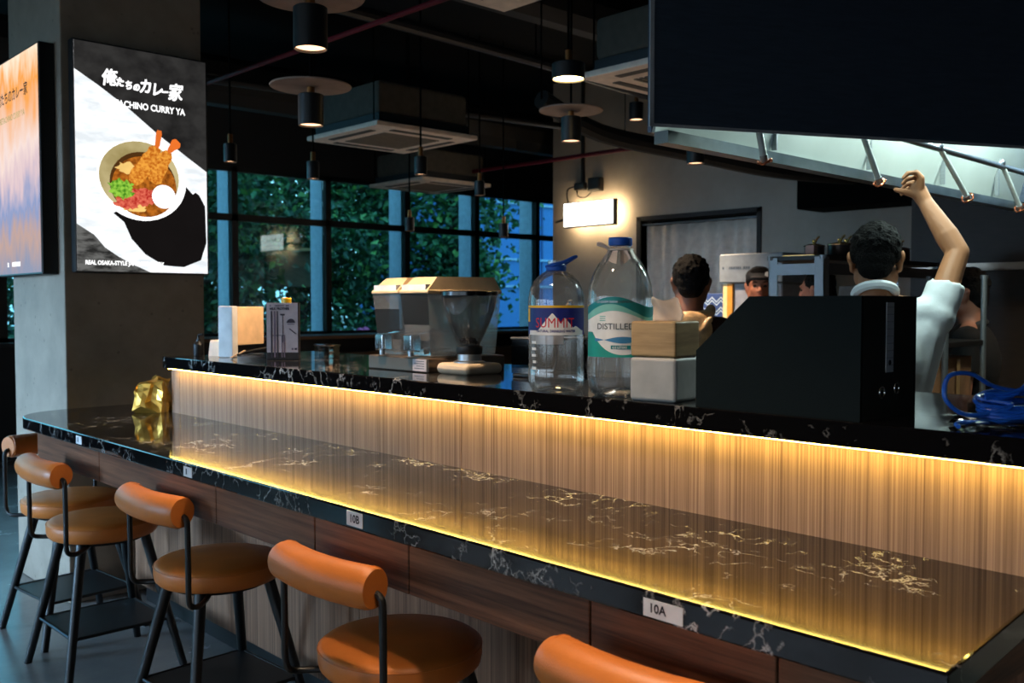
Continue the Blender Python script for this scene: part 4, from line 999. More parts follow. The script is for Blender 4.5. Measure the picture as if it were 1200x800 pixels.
# blue patterned noren cloth
t = thing('patterned_banner', 'dark blue banner with white chevrons between the hooded man and the yellow trim', 'banner', (6.1, 4.22, .7))
MB().rbox((6.10, 4.12, .75), (6.115, 4.36, 1.46), .004, 1).build('cloth', M('indigo cloth', (22, 52, 104), .8), t, True)
for r_ in range(4):
    for c_ in range(3):
        yb = 4.14 + c_ * .08; zb_ = 1.40 - r_ * .075
        for k in range(2):
            MB().prism([(0, 0), (.04, .035), (.08, 0), (.08, -.010), (.04, .025), (0, -.010)], (6.0985, yb, zb_ - .024 * k), Y, Z, X, .0015).build('chevron', M('pale chevron', (150, 170, 190), .7), t, True)
MB().tube([(6.107, 4.36, 1.46), (6.107, 4.36, 0)], .01, 8).build('post', m_steel, t, True)
MB().tube([(6.107, 4.12, 1.46), (6.107, 4.12, 0)], .01, 8).build('post', m_steel, t, True)

# steel rack with pots
m_stain = M('bright stainless', (112, 111, 110), .50, .8, vary=.05)
rk = thing('steel_rack', 'stainless angle post rack with a dark top shelf behind the file box', 'rack', (4.35, 2.22, 0))
x0, x1, y0, y1 = 3.8, 5.0, 2.08, 2.352
for (xx, yy) in ((x0, y0), (x0, y1), (x1, y0), (x1, y1)):
    mb = MB(); sx = 1 if xx == x0 else -1; sy = 1 if yy == y0 else -1
    mb.box((min(xx, xx + .004 * sx), min(yy, yy + .045 * sy), 0), (max(xx, xx + .004 * sx), max(yy, yy + .045 * sy), 1.585)); mb.box((min(xx, xx + .045 * sx), min(yy, yy + .004 * sy), 0), (max(xx, xx + .045 * sx), max(yy, yy + .004 * sy), 1.585))
    mb.tube([(xx + .008 * sx, yy + .008 * sy, 1.575), (xx + .008 * sx, yy + .008 * sy, 1.592)], .016, 10)
    mb.build('post', m_stain, rk, True)
MB().box((x0 - .002, y0 + .04, 1.508), (x0 + .006, y1 - .04, 1.556)).build('rail', m_stain, rk, True)
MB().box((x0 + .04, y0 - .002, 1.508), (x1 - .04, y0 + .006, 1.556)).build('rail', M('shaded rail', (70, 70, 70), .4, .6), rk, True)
m_shelf = M('dark shelf board', (22, 16, 13), .5, spec=.25)
for zz in (1.57, 1.05, .35): MB().rbox((x0 + .005, y0 + .005, zz), (x1 - .005, y1 - .005, zz + .022), .003, 1).build('shelf', m_shelf, rk, True)
for i, (xx, yy, r_, h_) in enumerate(((4.02, 2.25, .045, .05), (4.16, 2.2, .055, .06), (4.30, 2.24, .05, .065), (4.42, 2.17, .055, .06), (4.56, 2.22, .05, .065), (4.72, 2.18, .055, .06))):
    t = thing('sauce_pot', ('small dark lidded sauce pot on the rack, first from the chrome corner post', 'dark sauce pot on the rack, second from the chrome corner post', 'dark sauce pot on the rack, third from the chrome corner post',
                            'dark sauce pot on the rack, fourth from the chrome corner post', 'dark sauce pot on the rack, fifth from the chrome corner post', 'dark sauce pot on the rack, last one beside the man in white')[i], 'pot', (xx, yy, 1.592), group='sauce pots on the rack')
    MB().lathe([(r_ * .9, 1.592), (r_, 1.60), (r_, 1.592 + h_), (r_ - .004, 1.592 + h_), (0, 1.592 + h_ - .002)], (xx, yy, 0), 24).build('pot', M('dark pot metal', (58, 46, 44), .35, .6), t, True)
    MB().lathe([(r_ + .003, 1.592 + h_), (r_ + .003, 1.596 + h_), (r_ * .6, 1.604 + h_), (0, 1.608 + h_)], (xx, yy, 0), 24).build('lid', M('copper tone lid', (150, 108, 70), .25, .9), t, True)
    MB().ell((xx, yy, 1.616 + h_), (.012, .012, .009), n=12, m=8).build('knob', M('gold knob', (240, 190, 110), .2, .9), t, True)
    MB().tube(spline([(xx - .01, yy, 1.60 + h_), (xx - .03, yy - .03, 1.625 + h_), (xx - .05, yy - .05, 1.632 + h_)], 4), .005, 8).build('ladle', M('gold ladle', (220, 170, 100), .25, .9), t, True)
t = thing('wide_tray', 'shallow brass tray on the rack shelf in front of the pots', 'tray', (3.92, 2.24, 1.592))
MB().rbox((3.86, 2.16, 1.592), (3.99, 2.32, 1.600), .003, 1).build('tray', M('brass tray', (190, 140, 80), .3, .8), t, True)
MB().rbox((3.865, 2.165, 1.600), (3.90, 2.21, 1.64), .006, 2).build('block', M('pinkish block', (150, 110, 96), .6), t, True)
t = thing('carton_box', 'grey carton with a blue label on the lower rack shelf behind the man in white', 'carton', (4.5, 2.2, 1.072))
MB().rbox((4.40, 2.12, 1.072), (4.62, 2.33, 1.47), .004, 1).build('box', M('grey carton', (104, 98, 92), .7), t, True)
MB().box((4.43, 2.1185, 1.42), (4.52, 2.12, 1.46)).build('label', M('light blue label', (70, 140, 180), .5), t, True)
t = thing('orange_bowl', 'small orange bowl on the lower rack shelf under the pots', 'bowl', (4.12, 2.14, 1.072))
MB().lathe([(0, 1.072), (.05, 1.072), (.07, 1.2), (.072, 1.38), (.068, 1.38), (.06, 1.2), (0, 1.1)], (4.12, 2.18, 0), 24).build('bowl', M('orange glaze', (200, 110, 40), .4), t, True)

# right hand kitchen: steel clad wall, rails, second rack
struct('wall_kitchen', MB().box((5.4, -2.9, 0), (5.5, 2.42, 3.6)), m_brownsteel)
struct('trim_2', MB().box((5.36, -2.9, 1.56), (5.4, 2.42, 1.60)), M('steel trim', (110, 94, 80), .35, .8))
dk = thing('duct_box', 'black duct box on the grey wall below the hood rim', 'duct', (6.5, 3.2, 2.05))  # black duct box put in for the dark band below the rim
MB().rbox((6.6, 2.5, 2.10), (6.999, 3.85, 2.46), .01, 1).build('casing', m_rod, dk, True)
MB().box((6.595, 2.6, 2.16), (6.602, 3.75, 2.40)).build('grille', m_rod, dk, True)
r2 = thing('steel_rack', 'narrow chrome post rack between the man in white and the man in black', 'rack', (4.15, 1.72, 0))
for xx, yy in ((3.955, 1.625), (4.35, 1.625), (3.955, 1.86), (4.35, 1.86)):
    MB().tube([(xx, yy, 0), (xx, yy, 1.50)], .0125, 12).tube([(xx, yy, 1.49), (xx, yy, 1.505)], .016, 12).build('post', m_stain, r2, True)
for zz in (1.20, .75, .3): MB().rbox((3.95, 1.62, zz), (4.36, 1.87, zz + .025), .004, 1).build('shelf', m_shelf, r2, True)
for k, (y0_, z0_) in enumerate(((1.64, .775), (1.64, .325))):
    t = thing('brown_carton', ('brown carton on the middle shelf of the narrow chrome rack', 'brown carton on the bottom shelf of the narrow chrome rack')[k], 'carton', (4.15, 1.74, z0_))
    MB().rbox((3.99, y0_ + .02, z0_), (4.32, y0_ + .20, z0_ + .40 - .02), .004, 1).build('box', M('brown board', (120, 78, 46), .75), t, True)
    MB().box((4.14, y0_ + .009, z0_ + .01), (4.17, y0_ + .012, z0_ + .37)).build('tape', M('tape', (150, 110, 70), .4), t, True)
wr = thing('wall_rail_shelf', 'steel wall shelf and rail on the brown steel wall behind the man in black', 'shelf', (5.3, .8, 1.0))
MB().rbox((5.12, -1.0, 1.02), (5.39, 1.45, 1.045), .004, 1).build('shelf', m_brownsteel, wr, True)
MB().tube([(5.10, -1.0, 1.07), (5.10, 1.45, 1.07)], .008, 8).build('rail', m_stain, wr, True)
for yy in (1.40, .6, -.4): MB().tube([(5.14, yy, 1.04), (5.14, yy, 1.53), (5.39, yy, 1.53)], .007, 8).build('bracket', m_stain, wr, True)

# ------------------------------------------------------------------ people
def vec2(a): return Vector((math.cos(a), math.sin(a), 0))
def skin(col): return M('skin', col, .55, spec=.35, vary=.06, vscale=14)
def person(label, hc, face, skin_c, hair_c, top_c, arms=None, tilt=0., voxel=.009, build=1., trousers=(30, 30, 34), collar=None, sleeve=.6, hair='short', twist=None, cap=None, hoodcol=None, cap_logo=False, lean=0.):
    """hc: middle of the head; face: direction the face looks (angle about z); arms: {'l': (shoulder?, elbow, wrist, hand pose)}"""
    hc = Vector(hc); f = vec2(face); r = Vector((f.y, -f.x, 0)); up = Z
    bf = vec2(twist if twist is not None else face); br = Vector((bf.y, -bf.x, 0))
    H = hc.z + .115; k = H / 1.70
    t = thing('person', label, 'person', (hc.x - bf.x * .03, hc.y - bf.y * .03, 0))
    rt = Matrix((r, f, up)).transposed()
    def hp(a, b, c): return hc + r * a + f * b + up * c
    body = MB()
    # head
    body.ell(hp(0, -.012, .030), (.074, .094, .085), rt, 20, 14)
    body.ell(hp(0, .028, -.030), (.062, .062, .078), rt, 18, 12)
    body.ell(hp(0, .058, -.078), (.034, .028, .028), rt)
    for s in (-1, 1):
        body.ell(hp(.034 * s, .058, -.028), (.026, .024, .024), rt)
        body.ell(hp(.028 * s, .078, .022), (.028, .014, .011), rt)
        body.ell(hp(.050 * s, .005, -.062), (.022, .045, .035), rt)
        e = MB(); body.ell(hp(.077 * s, -.012, -.012), (.010, .020, .032), rt, 14, 10)
        body.ell(hp(.086 * s, -.018, .006), (.008, .022, .020), rt); body.ell(hp(.078 * s, -.006, -.036), (.008, .011, .012), rt)
    body.cap(hp(0, .086, .012), .009, hp(0, .100, -.026), .013, 10)
    for s in (-1, 1): body.ell(hp(.013 * s, .094, -.030), (.010, .012, .009), rt)
    body.ell(hp(0, .086, -.056), (.022, .010, .007), rt); body.ell(hp(0, .084, -.066), (.019, .010, .007), rt)
    nb = hc - f * .030 - up * .155 * 1 - bf * .0
    body.cap(hp(0, -.022, -.05), .054, nb, .058, 16)
    # trunk
    sz = hc.z - .235 * (.5 + .5 * k); cx = Vector((hc.x, hc.y, 0)) - bf * .035
    sh = {s: cx + br * (.180 * build * k * s) + Z * sz for s in (-1, 1)}
    if arms:
        for key, s in (('l', -1), ('r', 1)):
            if key in arms and arms[key].get('sh'): sh[s] = Vector(arms[key]['sh'])
    ch = cx + Z * (sz - .115); ab = cx + Z * (sz - .34) ; pv = cx + Z * (.53 * H)
    rb = Matrix((br, bf, up)).transposed()
    trunk = [('e', ch, (.168 * build, .110 * build, .20)), ('e', ab, (.150 * build, .104 * build, .20)), ('e', pv + Z * .03, (.158 * build, .112 * build, .14))]
    for _, c_, rr in trunk: body.ell(c_, rr, rb, 20, 14)
    for s in (-1, 1):
        body.cap(nb - Z * .005, .046, sh[s] - br * (.02 * s) + Z * .012, .050, 12); body.ell(sh[s], (.060 * build, .060 * build, .062), rb)
    # legs
    ft = {}
    for s in (-1, 1):
        hj = pv + br * (.085 * s) - Z * .03; kn = cx + br * (.095 * s) + bf * .02 + Z * (.285 * H); an = cx + br * (.10 * s) - bf * .01 + Z * .085
        body.cap(hj, .082, kn, .056, 14); body.cap(kn, .054, an, .040, 14); body.ell(an + bf * .055 - Z * .045, (.044, .115, .036), rb); ft[s] = (hj, kn, an)
    # arms
    aj = {}
    for key, s in (('l', -1), ('r', 1)):
        if arms and key in arms and 'el' in arms[key]:
            el, wr_ = Vector(arms[key]['el']), Vector(arms[key]['wr'])
        else:
            el = sh[s] + br * (.055 * s) - Z * .285 * k + bf * .01; wr_ = el + bf * .12 * k - Z * .20 * k - br * (.01 * s)
        aj[s] = (el, wr_)
        body.cap(sh[s], .049 * build, el, .038 * build, 14); body.cap(el, .038 * build, el.lerp(wr_, .35), .040 * build, 14); body.cap(el.lerp(wr_, .3), .040 * build, wr_, .026, 14)
        hand = arms[key].get('hand') if arms and key in arms else None
        if hand: hand(body, wr_)
        else:
            d = (wr_ - el).normalized(); side = d.cross(br * s).normalized(); pn = d.cross(side).normalized()
            pc = wr_ + d * .05
            body.cap(wr_, .024, pc, .022, 10)
            for q in range(4): 
                b0 = pc + side * (.030 - .020 * q) + d * .028; L_ = (.072, .082, .076, .058)[q]
                body.cap(pc + side * (.022 - .015 * q), .014, b0, .0105, 8); m1 = b0 + d * L_ * .5 + pn * .008; body.cap(b0, .0105, m1, .0095, 8); body.cap(m1, .0095, m1 + d * L_ * .42 + pn * .022, .008, 8)
            th0 = wr_ + d * .02 + side * .024; th1 = th0 + side * .026 + d * .032; body.cap(th0, .013, th1, .0115, 8); body.cap(th1, .0115, th1 + d * .032 + pn * .01, .0095, 8)
    bo = remesh(body, voxel, 3 if voxel < .006 else 5).build('body', skin(skin_c), t, True, smooth=180)
    # hair or cap
    hm = M('hair', tuple(int(v * .5) for v in hair_c), .75, spec=.10, vary=.3, vscale=60, bump=.7, bscale=150)
    hb = MB()
    hb.ell(hp(0, -.020, .042), (.0815, .094, .083), rt, 24, 16); hb.ell(hp(0, -.045, .005), (.069, .066, .066), rt, 20, 12); hb.ell(hp(0, -.062, -.030), (.057, .046, .046), rt)
    for s in (-1, 1): hb.ell(hp(.066 * s, -.025, .022), (.017, .045, .040), rt)
    if hair == 'short': hb.ell(hp(0, .030, .083), (.064, .055, .034), rt)
    if hair == 'long': hb.ell(hp(0, -.075, -.06), (.07, .045, .10), rt)
    for q in range(90):
        a, e_ = R.uniform(0, 2 * PI), R.uniform(-.1, 1.4); p = hp(.082 * math.cos(a) * math.cos(e_), -.020 + .095 * math.sin(a) * math.cos(e_), .042 + .084 * math.sin(e_))
        if (p - hc).dot(f) < .045: hb.ell(p, (.007, .007, .006), None, 6, 4)
    hm_ = remesh(hb, .005, 2); hm_.xf(lambda p: p + (p - hc).normalized() * (noise.noise(p * 70) * .0018 + noise.noise(p * 160) * .0012)); hm_.build('hair', hm, t, True, smooth=180)
    if cap:
        cb = MB(); cb.ell(hp(0, -.010, .062), (.086, .100, .062), rt, 24, 14); cb.ell(hp(0, .085, .052), (.062, .045, .010), rt)
        remesh(cb, .006, 4).build('cap', M('cap cloth', cap, .8), t, True, smooth=180)
        if cap_logo: MB().lathe([(0, 0), (.017, 0), (.017, .004), (0, .005)], (0, 0, 0), 20).xf(lambda p: hp(-.045 + p.x, .082 + p.z * .9, .072 + p.y)).build('cap_badge', M('pale badge', (170, 166, 160), .6), t, True)
    # eyes and brows
    for s in (-1, 1):
        MB().ell(hp(.030 * s, .0775, .000), (.0135, .0085, .0075), rt, 14, 8).build('eye', M('eye', (34, 24, 22), .2), t, True)
        MB().tube([hp(.014 * s, .093, .021), hp(.030 * s, .092, .026), hp(.047 * s, .079, .020)], [.002, .0034, .0015], 6).build('eyebrow', hm, t, True)
    MB().tube([hp(-.020, .090, -.060), hp(-.006, .0975, -.0595), hp(.006, .0975, -.0595), hp(.020, .090, -.060)], [.001, .004, .004, .001], 8).build('lips', M('lips', tuple(int(v * f_) for v, f_ in zip(skin_c, (.85, .62, .6))), .5), t, True)
    # clothes
    sb = MB(); g = .013
    for _, c_, rr in trunk: sb.ell(c_, tuple(v + g for v in rr), rb, 20, 14)
    if collar is not None and collar > 0: sb.cap(nb - Z * .06, .082, nb + Z * (collar - .022), .056, 14)
    for s in (-1, 1):
        sb.cap(nb - Z * .045 + br * .02 * s, .050, sh[s] - br * (.02 * s) + Z * .012, .062, 12); sb.ell(sh[s], (.066 * build, .066 * build, .066), rb)
        sb.cap(sh[s] - Z * .05 - br * (.035 * s), .075 * build, ab + br * (.070 * s), .080 * build, 12)
        el, wr_ = aj[s]; end = sh[s].lerp(el, sleeve) if sleeve <= 1 else el.lerp(wr_, min(.95, sleeve - 1))
        if sleeve > 1: sb.cap(sh[s], .064 * build, el, .054, 14); sb.cap(el, .054, end, .042, 14)
        else: sb.tube([sh[s], sh[s].lerp(end, .5), end, end], [.060 * build, .063 * build, .062 * build, .05], 16)
    remesh(sb, .009, 4).build('shirt', M('shirt cloth', top_c, .85, spec=.2, vary=.05, bump=.15, bscale=30), t, True, smooth=180)
    if collar is not None:
        pts = [nb + Z * (collar - .03 * math.sin(a * PI / 9)) + br * .064 * math.cos(a * PI / 9) + bf * .064 * math.sin(a * PI / 9) for a in range(18)]
        MB().tube(pts, .016, 8, closed=True).build('collar', M('shirt cloth', top_c, .85), t, True)
    tb_ = MB()
    for s in (-1, 1):
        hj, kn, an = ft[s]; tb_.cap(hj, .096, kn, .070, 14); tb_.cap(kn, .070, an + Z * .01, .058, 14)
    tb_.ell(pv, (.168 * build, .120 * build, .10), rb)
    remesh(tb_, .012, 3).build('trousers', M('trouser cloth', trousers, .85), t, True, smooth=180)
    for s in (-1, 1):
        an = ft[s][2]; sb2 = MB(); sb2.ell(an + bf * .055 - Z * .040, (.052, .135, .045), rb); sb2.ell(an - Z * .02, (.048, .058, .05), rb)
        remesh(sb2, .008, 2).xf(lambda p: Vector((p.x, p.y, max(p.z, .004)))).build('shoe', M('black shoe', (22, 22, 23), .5), t, True, smooth=180)
    if hoodcol:
        hd_ = MB(); roll = []
        for a in range(-9, 10):
            an_ = a / 9 * 1.9; roll.append(nb + br * .088 * math.sin(an_) - bf * (.070 * math.cos(an_) - .005) + Z * (.030 - .040 * math.cos(an_) - .045 * max(0, -math.cos(an_ * .9)) * 1.5))
        hd_.tube(roll, [.020 + .016 * (1 - abs(a) / 9) for a in range(-9, 10)], 12)
        hd_.ell(nb - bf * .098 - Z * .055, (.098, .036, .082), Matrix((br, bf, up)).transposed(), 18, 12)
        hd_.ell(nb - bf * .118 - Z * .090 + br * .012, (.060, .030, .060), Matrix((br, bf, up)).transposed(), 16, 10)
        hd_.cap(nb - bf * .118 + br * .085 - Z * .01, .014, nb - bf * .140 + br * .01 - Z * .12, .010, 10)
        hd_.cap(nb - bf * .118 - br * .085 - Z * .01, .014, nb - bf * .140 + br * .00 - Z * .12, .010, 10)
        remesh(hd_, .006, 3).build('hood', M('shiny tan cloth', hoodcol, .35, spec=.5, vary=.35, vscale=26, bump=.5, bscale=26), t, True, smooth=180)
    return t
yaw_view = math.atan2(.728, .685)
# man in a white T-shirt, reaching up to the hood rim
Fv, Rv = Vector((.685, .728, 0)), Vector((.728, -.685, 0))
def hand_rim(body, w):
    # forearm comes up from the lower right; the fingers hook over the gutter lip, thumb underneath pointing left
    d = Vector((-.30, .18, .30)).normalized(); k0 = w + (-Rv * .020 + Z * .040 + Fv * .012)
    body.cap(w, .026, k0, .030, 12); pc = k0 - Rv * .006 + Z * .012
    for q in range(4):
        base = pc + Rv * (.002 + .008 * q) + Z * (.028 - .011 * q) + Fv * (-.036 + .024 * q)
        body.cap(pc + Rv * .004 + Fv * (-.018 + .012 * q), .018, base, .0115, 8)
        kn = base - Rv * .016 + Z * (.020 - .002 * q) + Fv * .002
        body.cap(base, .0110, kn, .0098, 8); tip = kn - Rv * .030 - Z * (.003 + .003 * q) + Fv * .004
        body.cap(kn, .0098, tip, .0088, 8); body.cap(tip, .0088, tip - Rv * .013 - Z * .015 + Fv * .004, .0078, 8)
    th = pc - Rv * .022 - Z * .022 - Fv * .006
    body.cap(w + Z * .020 - Rv * .012, .018, th, .0135, 8); th2 = th - Rv * .030 + Z * .008; body.cap(th, .0135, th2, .011, 8); body.cap(th2, .011, th2 - Rv * .024 + Z * .006, .0085, 8)
person('man in a white T-shirt seen from behind, raising one arm to the hood rim', (3.142 + .02, 1.518 + .02, 1.535), yaw_view - .42, (158, 108, 74), (20, 18, 17), (214, 220, 222),
       arms={'r': {'sh': (3.235, 1.365, 1.335), 'el': (3.345, 1.338, 1.555), 'wr': (3.345, 1.452, 1.735), 'hand': hand_rim}}, voxel=.0048, collar=.036, twist=yaw_view - .22, sleeve=.50)
person('man seen from behind in a dark jacket with a shiny tan hood', (3.56, 2.60, 1.478), yaw_view - .20, (112, 74, 54), (18, 14, 13), (58, 38, 30), hoodcol=(196, 160, 116), sleeve=1.8, build=.92)
person('smiling woman in a black cap with a pale badge beside the rack post', (5.25, 3.312, 1.49), yaw_view + PI - .22, (158, 98, 72), (20, 17, 16), (40, 36, 38), cap=(24, 24, 28), cap_logo=True, build=.86)
person('person with dark hair half hidden between the two rack posts', (5.16, 2.87, 1.46), yaw_view + .85, (128, 80, 60), (20, 16, 15), (36, 32, 34), hair='long', build=.86)
person('man in a black polo shirt seen from the side by the brown steel wall', (4.742, 1.862, 1.43), yaw_view + 1.0, (134, 88, 68), (18, 16, 15), (7, 7, 8), collar=-.012, build=1.08)
# ------------------------------------------------------------------ window side
led = thing('window_counter', 'low brown wooden counter running under the far windows', 'counter', (5.5, 8.7, 0))
MB().rbox((3.0, 8.45, 1.02), (9.0, 9.0, 1.055), .004, 1).build('top', wood('brown counter wood', (78, 54, 38), (126, 90, 62), 1.0, .45, (3, 60, 60)), led, True)
MB().box((3.05, 8.55, 0), (8.95, 8.98, .86)).build('front', wood('brown counter front', (70, 48, 34), (112, 80, 56), 1.0, .5, (3, 60, 60)), led, True)
MB().box((3.05, 8.75, .86), (8.95, 8.98, 1.02)).build('recess_shade', m_black, led, True)  # black block puts the shade under the ledge into colour
t = thing('backpack', 'black rounded backpack with a beige strap behind the glass canister', 'bag', (3.5, 3.45, 0))
bx_, by_ = 2.86, 2.72
mb = MB(); mb.ell((bx_, by_, 1.16), (.085, .10, .20), None, 20, 14); mb.ell((bx_ + .02, by_, 1.05), (.10, .11, .16))
remesh(mb, .01, 3).build('bag', M('black nylon', (13, 13, 15), .7), t, True, smooth=180)
MB().tube(spline([(bx_ - .03, by_ - .05, 1.38), (bx_ - .07, by_ - .045, 1.33), (bx_ - .095, by_ - .04, 1.22), (bx_ - .11, by_ - .03, 1.10), (bx_ - .105, by_ - .02, 1.0)], 6), .0085, 8).build('strap', M('beige webbing', (176, 142, 104), .7), t, True)
MB().tube(spline([(bx_ - .03, by_ - .05, 1.38), (bx_, by_ - .03, 1.385), (bx_ + .02, by_, 1.35)], 5), .012, 8).build('grab_loop', m_black, t, True)
t['label'] = 'black rounded backpack with a beige strap behind the glass canister'
t2 = thing('kitchen_table', 'kitchen work table behind the bar carrying the black backpack', 'table', (2.95, 2.75, 0))
MB().rbox((2.60, 2.45, .86), (3.3, 3.6, .90), .004, 1).build('top', m_steel, t2, True)
for sx in (2.64, 3.26):
    for sy in (2.49, 3.56): MB().tube([(sx, sy, 0), (sx, sy, .86)], .02, 10).build('leg', m_steel, t2, True)

# ------------------------------------------------------------------ outdoors
struct('ground_outside', MB().box((-30, 9.5, -.3), (60, 60, -.15)), concrete('outside paving', (88, 96, 96), (120, 126, 122), rough=.9, scale=.6, spots=False, bump=.02))
m_bark = M('bark', (70, 58, 48), .9, bump=.5, bscale=20)
leafm = [M('dark leaf', (34, 78, 44), .6, vary=.35, vscale=1.2), M('mid leaf', (58, 112, 58), .6, vary=.35, vscale=1.2), M('fresh leaf', (104, 152, 66), .55, vary=.3, vscale=1.2)]
RT = random.Random(21)
def tree(x, y, h, rad, label, n, mats, low=.8, lsz=.115):
    t = thing('tree', label, 'tree', (x, y, -.15), group='trees outside the windows')
    tr = MB(); tr.tube(spline([(x, y, -.15), (x + .08, y, h * .3), (x - .05, y + .05, h * .6), (x, y, h * .9)], 5), [.16 - .006 * k for k in range(16)], 10)
    cl = []
    for q in range(34):
        a = RT.uniform(0, 2 * PI); e = RT.uniform(-1, 1); rr = rad * RT.uniform(.35, 1.0)
        c = Vector((x + rr * math.cos(a) * math.sqrt(1 - e * e), y + rr * .8 * math.sin(a) * math.sqrt(1 - e * e), low + (h - low) * (.5 + .5 * e * RT.uniform(.6, 1))))
        cl.append((c, RT.uniform(.35, .75)))
        if q % 3 == 0: tr.tube([(x, y, max(.5, c.z - .8)), ((x + c.x) / 2, (y + c.y) / 2, c.z - .3), tuple(c)], [.05, .03, .015], 6)
    tr.build('trunk', m_bark, t, True)
    lf = MB()
    for k in range(int(n * 1.9)):
        c, s = cl[RT.randrange(len(cl))]
        p = c + Vector((RT.gauss(0, .42), RT.gauss(0, .42), RT.gauss(0, .34))) * s * 1.3
        d = Vector((RT.uniform(-1, 1), RT.uniform(-1, 1), RT.uniform(-.9, .5))).normalized(); w = d.cross(Vector((RT.uniform(-1, 1), RT.uniform(-1, 1), RT.uniform(-1, 1)))).normalized()
        L = lsz * RT.uniform(.7, 1.5); W = L * .34; b = d.cross(w) * L * .12
        lf.m = 0 if RT.random() < .55 else (1 if RT.random() < .75 else 2)
        lf.add([p, p + d * L * .45 + w * W + b, p + d * L, p + d * L * .45 - w * W + b], [(0, 1, 2), (0, 2, 3)])
    o = lf.build('foliage', mats, t, True, smooth=0)
    return t
D_, M_, F_ = leafm
for i, (x, y, h, rad, n, lab) in enumerate((
        (2.6, 13.5, 4.6, 1.9, 4200, 'dark leafy tree outside, left of the pillar'), (5.6, 12.6, 5.0, 1.7, 4600, 'dense tree outside the window bay beside the lit poster'),
        (8.0, 13.6, 5.2, 2.0, 5200, 'broad bright leafed tree outside the second window bay'), (10.3, 13.8, 5.0, 1.9, 4800, 'tall tree outside behind the drink dispenser'),
        (10.6, 12.6, 5.4, .8, 2600, 'loose slim tree outside beside the blue building'), (6.6, 17.5, 6.0, 2.6, 4200, 'farther tree outside filling the gap over the dispenser'),
        (9.4, 18.6, 6.2, 2.6, 4200, 'far tree outside near the blue building'), (.2, 13.0, 5.0, 1.9, 3000, 'tree outside at the far end of the window row'))):
    tree(x, y, h, rad, lab, n, [D_, M_, F_], low=.5)
def shrub(x, y, h, lab, mats, n=700, blob_mat=None):
    t = thing('shrub', lab, 'shrub', (x, y, -.15), group='shrubs outside'); lf = MB()
    MB().tube([(x, y, -.15), (x, y, h * .6)], .03, 8).build('stem', m_bark, t, True)
    for k in range(n):
        p = Vector((x + RT.gauss(0, .4), y + RT.gauss(0, .3), h * .5 + RT.gauss(0, h * .25))); p.z = max(p.z, -.1)
        d = Vector((RT.uniform(-1, 1), RT.uniform(-1, 1), RT.uniform(-.3, .9))).normalized(); w = d.orthogonal().normalized(); L = RT.uniform(.07, .15)
        lf.m = RT.randrange(2); lf.add([p, p + d * L * .5 + w * L * .3, p + d * L, p + d * L * .5 - w * L * .3], [(0, 1, 2), (0, 2, 3)])
    lf.build('foliage', mats, t, True, smooth=0)
    if blob_mat:
        fl_ = MB()
        for k in range(26):
            p = Vector((x + RT.gauss(0, .14), y - .45 + RT.gauss(0, .08), h * .72 + RT.gauss(0, .11))); fl_.ell(p, (.05, .05, .04), None, 8, 6)
        fl_.build('blobs', blob_mat, t, True)  # pink blobs stand in for bits of a parked car
for i, (x, y, h, lab, fl_) in enumerate(((7.0, 11.8, 1.3, 'green shrub outside low in the bay beside the printed carton', None), (8.15, 12.2, 1.2, 'shrub outside with pink blossom in place of a parked car, low behind the dispenser', M('pink blossom', (236, 96, 150), .6)),
                                         (9.6, 12.0, 1.3, 'green shrub outside behind the grinder', None), (5.4, 11.6, 1.2, 'green shrub outside behind the cream menu stand', None), (4.2, 11.6, 1.2, 'green shrub outside just right of the pillar', None), (3.0, 11.8, 1.2, 'green shrub outside left of the pillar', None))):
    shrub(x, y, h, lab, [D_, M_], blob_mat=fl_)
t = thing('garden_shelter', 'brown roofed shelter outside with a warm line for a reflection in the glass, seen through the second window bay', 'shelter', (7.1, 12.1, -.15))
MB().prism([(-.75, 0), (.75, 0), (.6, .52), (-.6, .52)], (6.75, 11.75, 1.62), X, Z, Y, .5).build('roof', wood('thatch', (60, 50, 36), (104, 88, 62), 1., .9, (8, 8, 30)), t, True)
MB().box((6.05, 11.70, 2.12), (7.50, 11.76, 2.16)).build('beam', M('warm line', (176, 140, 84), .7), t, True)  # warm bar stands in for a reflection in the window glass
for xx in (6.15, 7.35): MB().tube([(xx, 12.0, -.15), (xx, 12.0, 1.7)], .05, 10).build('post', m_bark, t, True)
t = thing('blue_building', 'plain pale blue building beyond the trees by the grey wall edge', 'building', (17.5, 17.6, -.15))
m_bb = M('blue render', (70, 120, 176), .8, vary=.05, vscale=.4)
MB().box((12.9, 15.6, -.15), (24, 19, 7)).build('wall', m_bb, t, True)
for zz in (1.75, 2.35, 3.6): MB().box((12.9, 15.55, zz), (24, 15.6, zz + .05)).build('ledge', M('pale ledge', (150, 176, 200), .7), t, True)
for xx in (15.6, 17.4): MB().box((xx, 15.57, .6), (xx + .05, 15.6, 6.5)).build('joint', M('blue joint', (50, 90, 140), .7), t, True)

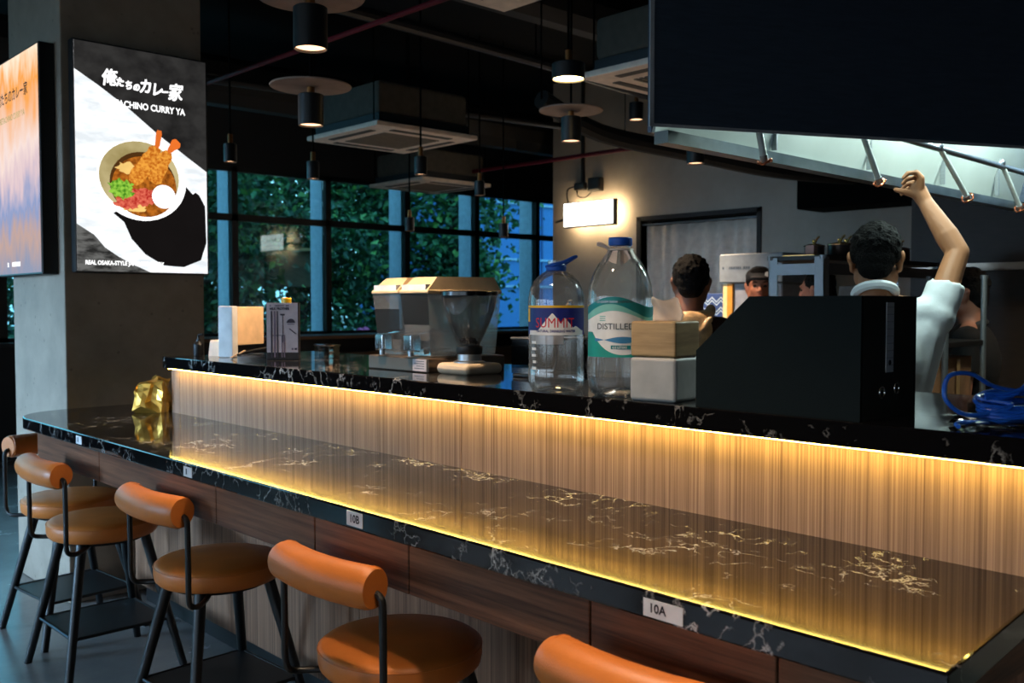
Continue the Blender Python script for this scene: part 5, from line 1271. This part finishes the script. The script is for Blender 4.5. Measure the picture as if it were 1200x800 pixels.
# ------------------------------------------------------------------ daylight and camera
w = bpy.data.worlds.new('sky'); SC.world = w; w.use_nodes = True; nt = w.node_tree; nt.nodes.clear()
out = nt.nodes.new('ShaderNodeOutputWorld'); bg = nt.nodes.new('ShaderNodeBackground'); nt.links.new(bg.outputs[0], out.inputs[0])
tc = nt.nodes.new('ShaderNodeTexCoord'); sx = nt.nodes.new('ShaderNodeSeparateXYZ'); nt.links.new(tc.outputs['Generated'], sx.inputs[0])
r = ramp(nt, [(.0, (.16, .18, .18, 1)), (.48, (.40, .50, .58, 1)), (.56, (.75, .88, 1., 1)), (.85, (.45, .66, 1., 1))])
mr = nt.nodes.new('ShaderNodeMath'); mr.operation = 'MULTIPLY_ADD'; mr.inputs[1].default_value = .5; mr.inputs[2].default_value = .5
nt.links.new(sx.outputs['Z'], mr.inputs[0]); nt.links.new(mr.outputs[0], r.inputs[0]); nt.links.new(r.outputs[0], bg.inputs[0]); bg.inputs[1].default_value = WORLD
def area(name, loc, rot, sx_, sy_, e, col):
    l = bpy.data.lights.new(name, 'AREA'); l.shape = 'RECTANGLE'; l.size = sx_; l.size_y = sy_; l.energy = e; l.color = col
    o = bpy.data.objects.new(name, l); C.objects.link(o); o.location = loc; o.rotation_euler = rot; return o
for i, (yy, dv) in enumerate(((-.5, (1, 0, -.08)), (3.25, (1, 0, -.08)), (6.95, (5.85, -1.95, -1.15)))):
    o = area('daylight', (-4.35, yy, 1.6), (0, 0, 0), 3.2, 1.4, DAY[i], ((.62, .82, 1.), (.62, .82, 1.), (.40, .68, 1.))[i]); o.rotation_euler = Vector(dv).to_track_quat('-Z', 'Y').to_euler()
    if i == 2: o.data.spread = math.radians(36)
area('daylight', (1.0, 9.62, 2.0), (math.radians(-84), 0, 0), 5.0, 1.6, DAYB, (.60, .84, 1.))
cam = bpy.data.cameras.new('camera'); co = bpy.data.objects.new('camera', cam); C.objects.link(co); SC.camera = co
cam.sensor_fit = 'HORIZONTAL'; cam.sensor_width = 36; cam.lens = 36 * 1120 / 1200; cam.clip_start = .02; cam.clip_end = 200
yaw = math.radians(43.26); pt = math.atan2(44, 1120)
fwd = Vector((math.sin(yaw) * math.cos(pt), math.cos(yaw) * math.cos(pt), -math.sin(pt)))
co.location = (0, 0, 1.38); co.rotation_euler = fwd.to_track_quat('-Z', 'Y').to_euler()
cam.dof.use_dof = True; cam.dof.focus_distance = 2.5; cam.dof.aperture_fstop = 5.6
vs = SC.view_settings; SC.display_settings.display_device = 'sRGB'; vs.view_transform = 'Standard'; vs.look = 'None'; vs.gamma = 1; vs.exposure = 0; vs.use_curve_mapping = False
try:
    SC.cycles.use_denoising = True; SC.cycles.max_bounces = 8; SC.cycles.transparent_max_bounces = 24; SC.cycles.sample_clamp_indirect = 6
    SC.cycles.caustics_reflective = False; SC.cycles.caustics_refractive = False
except Exception: pass
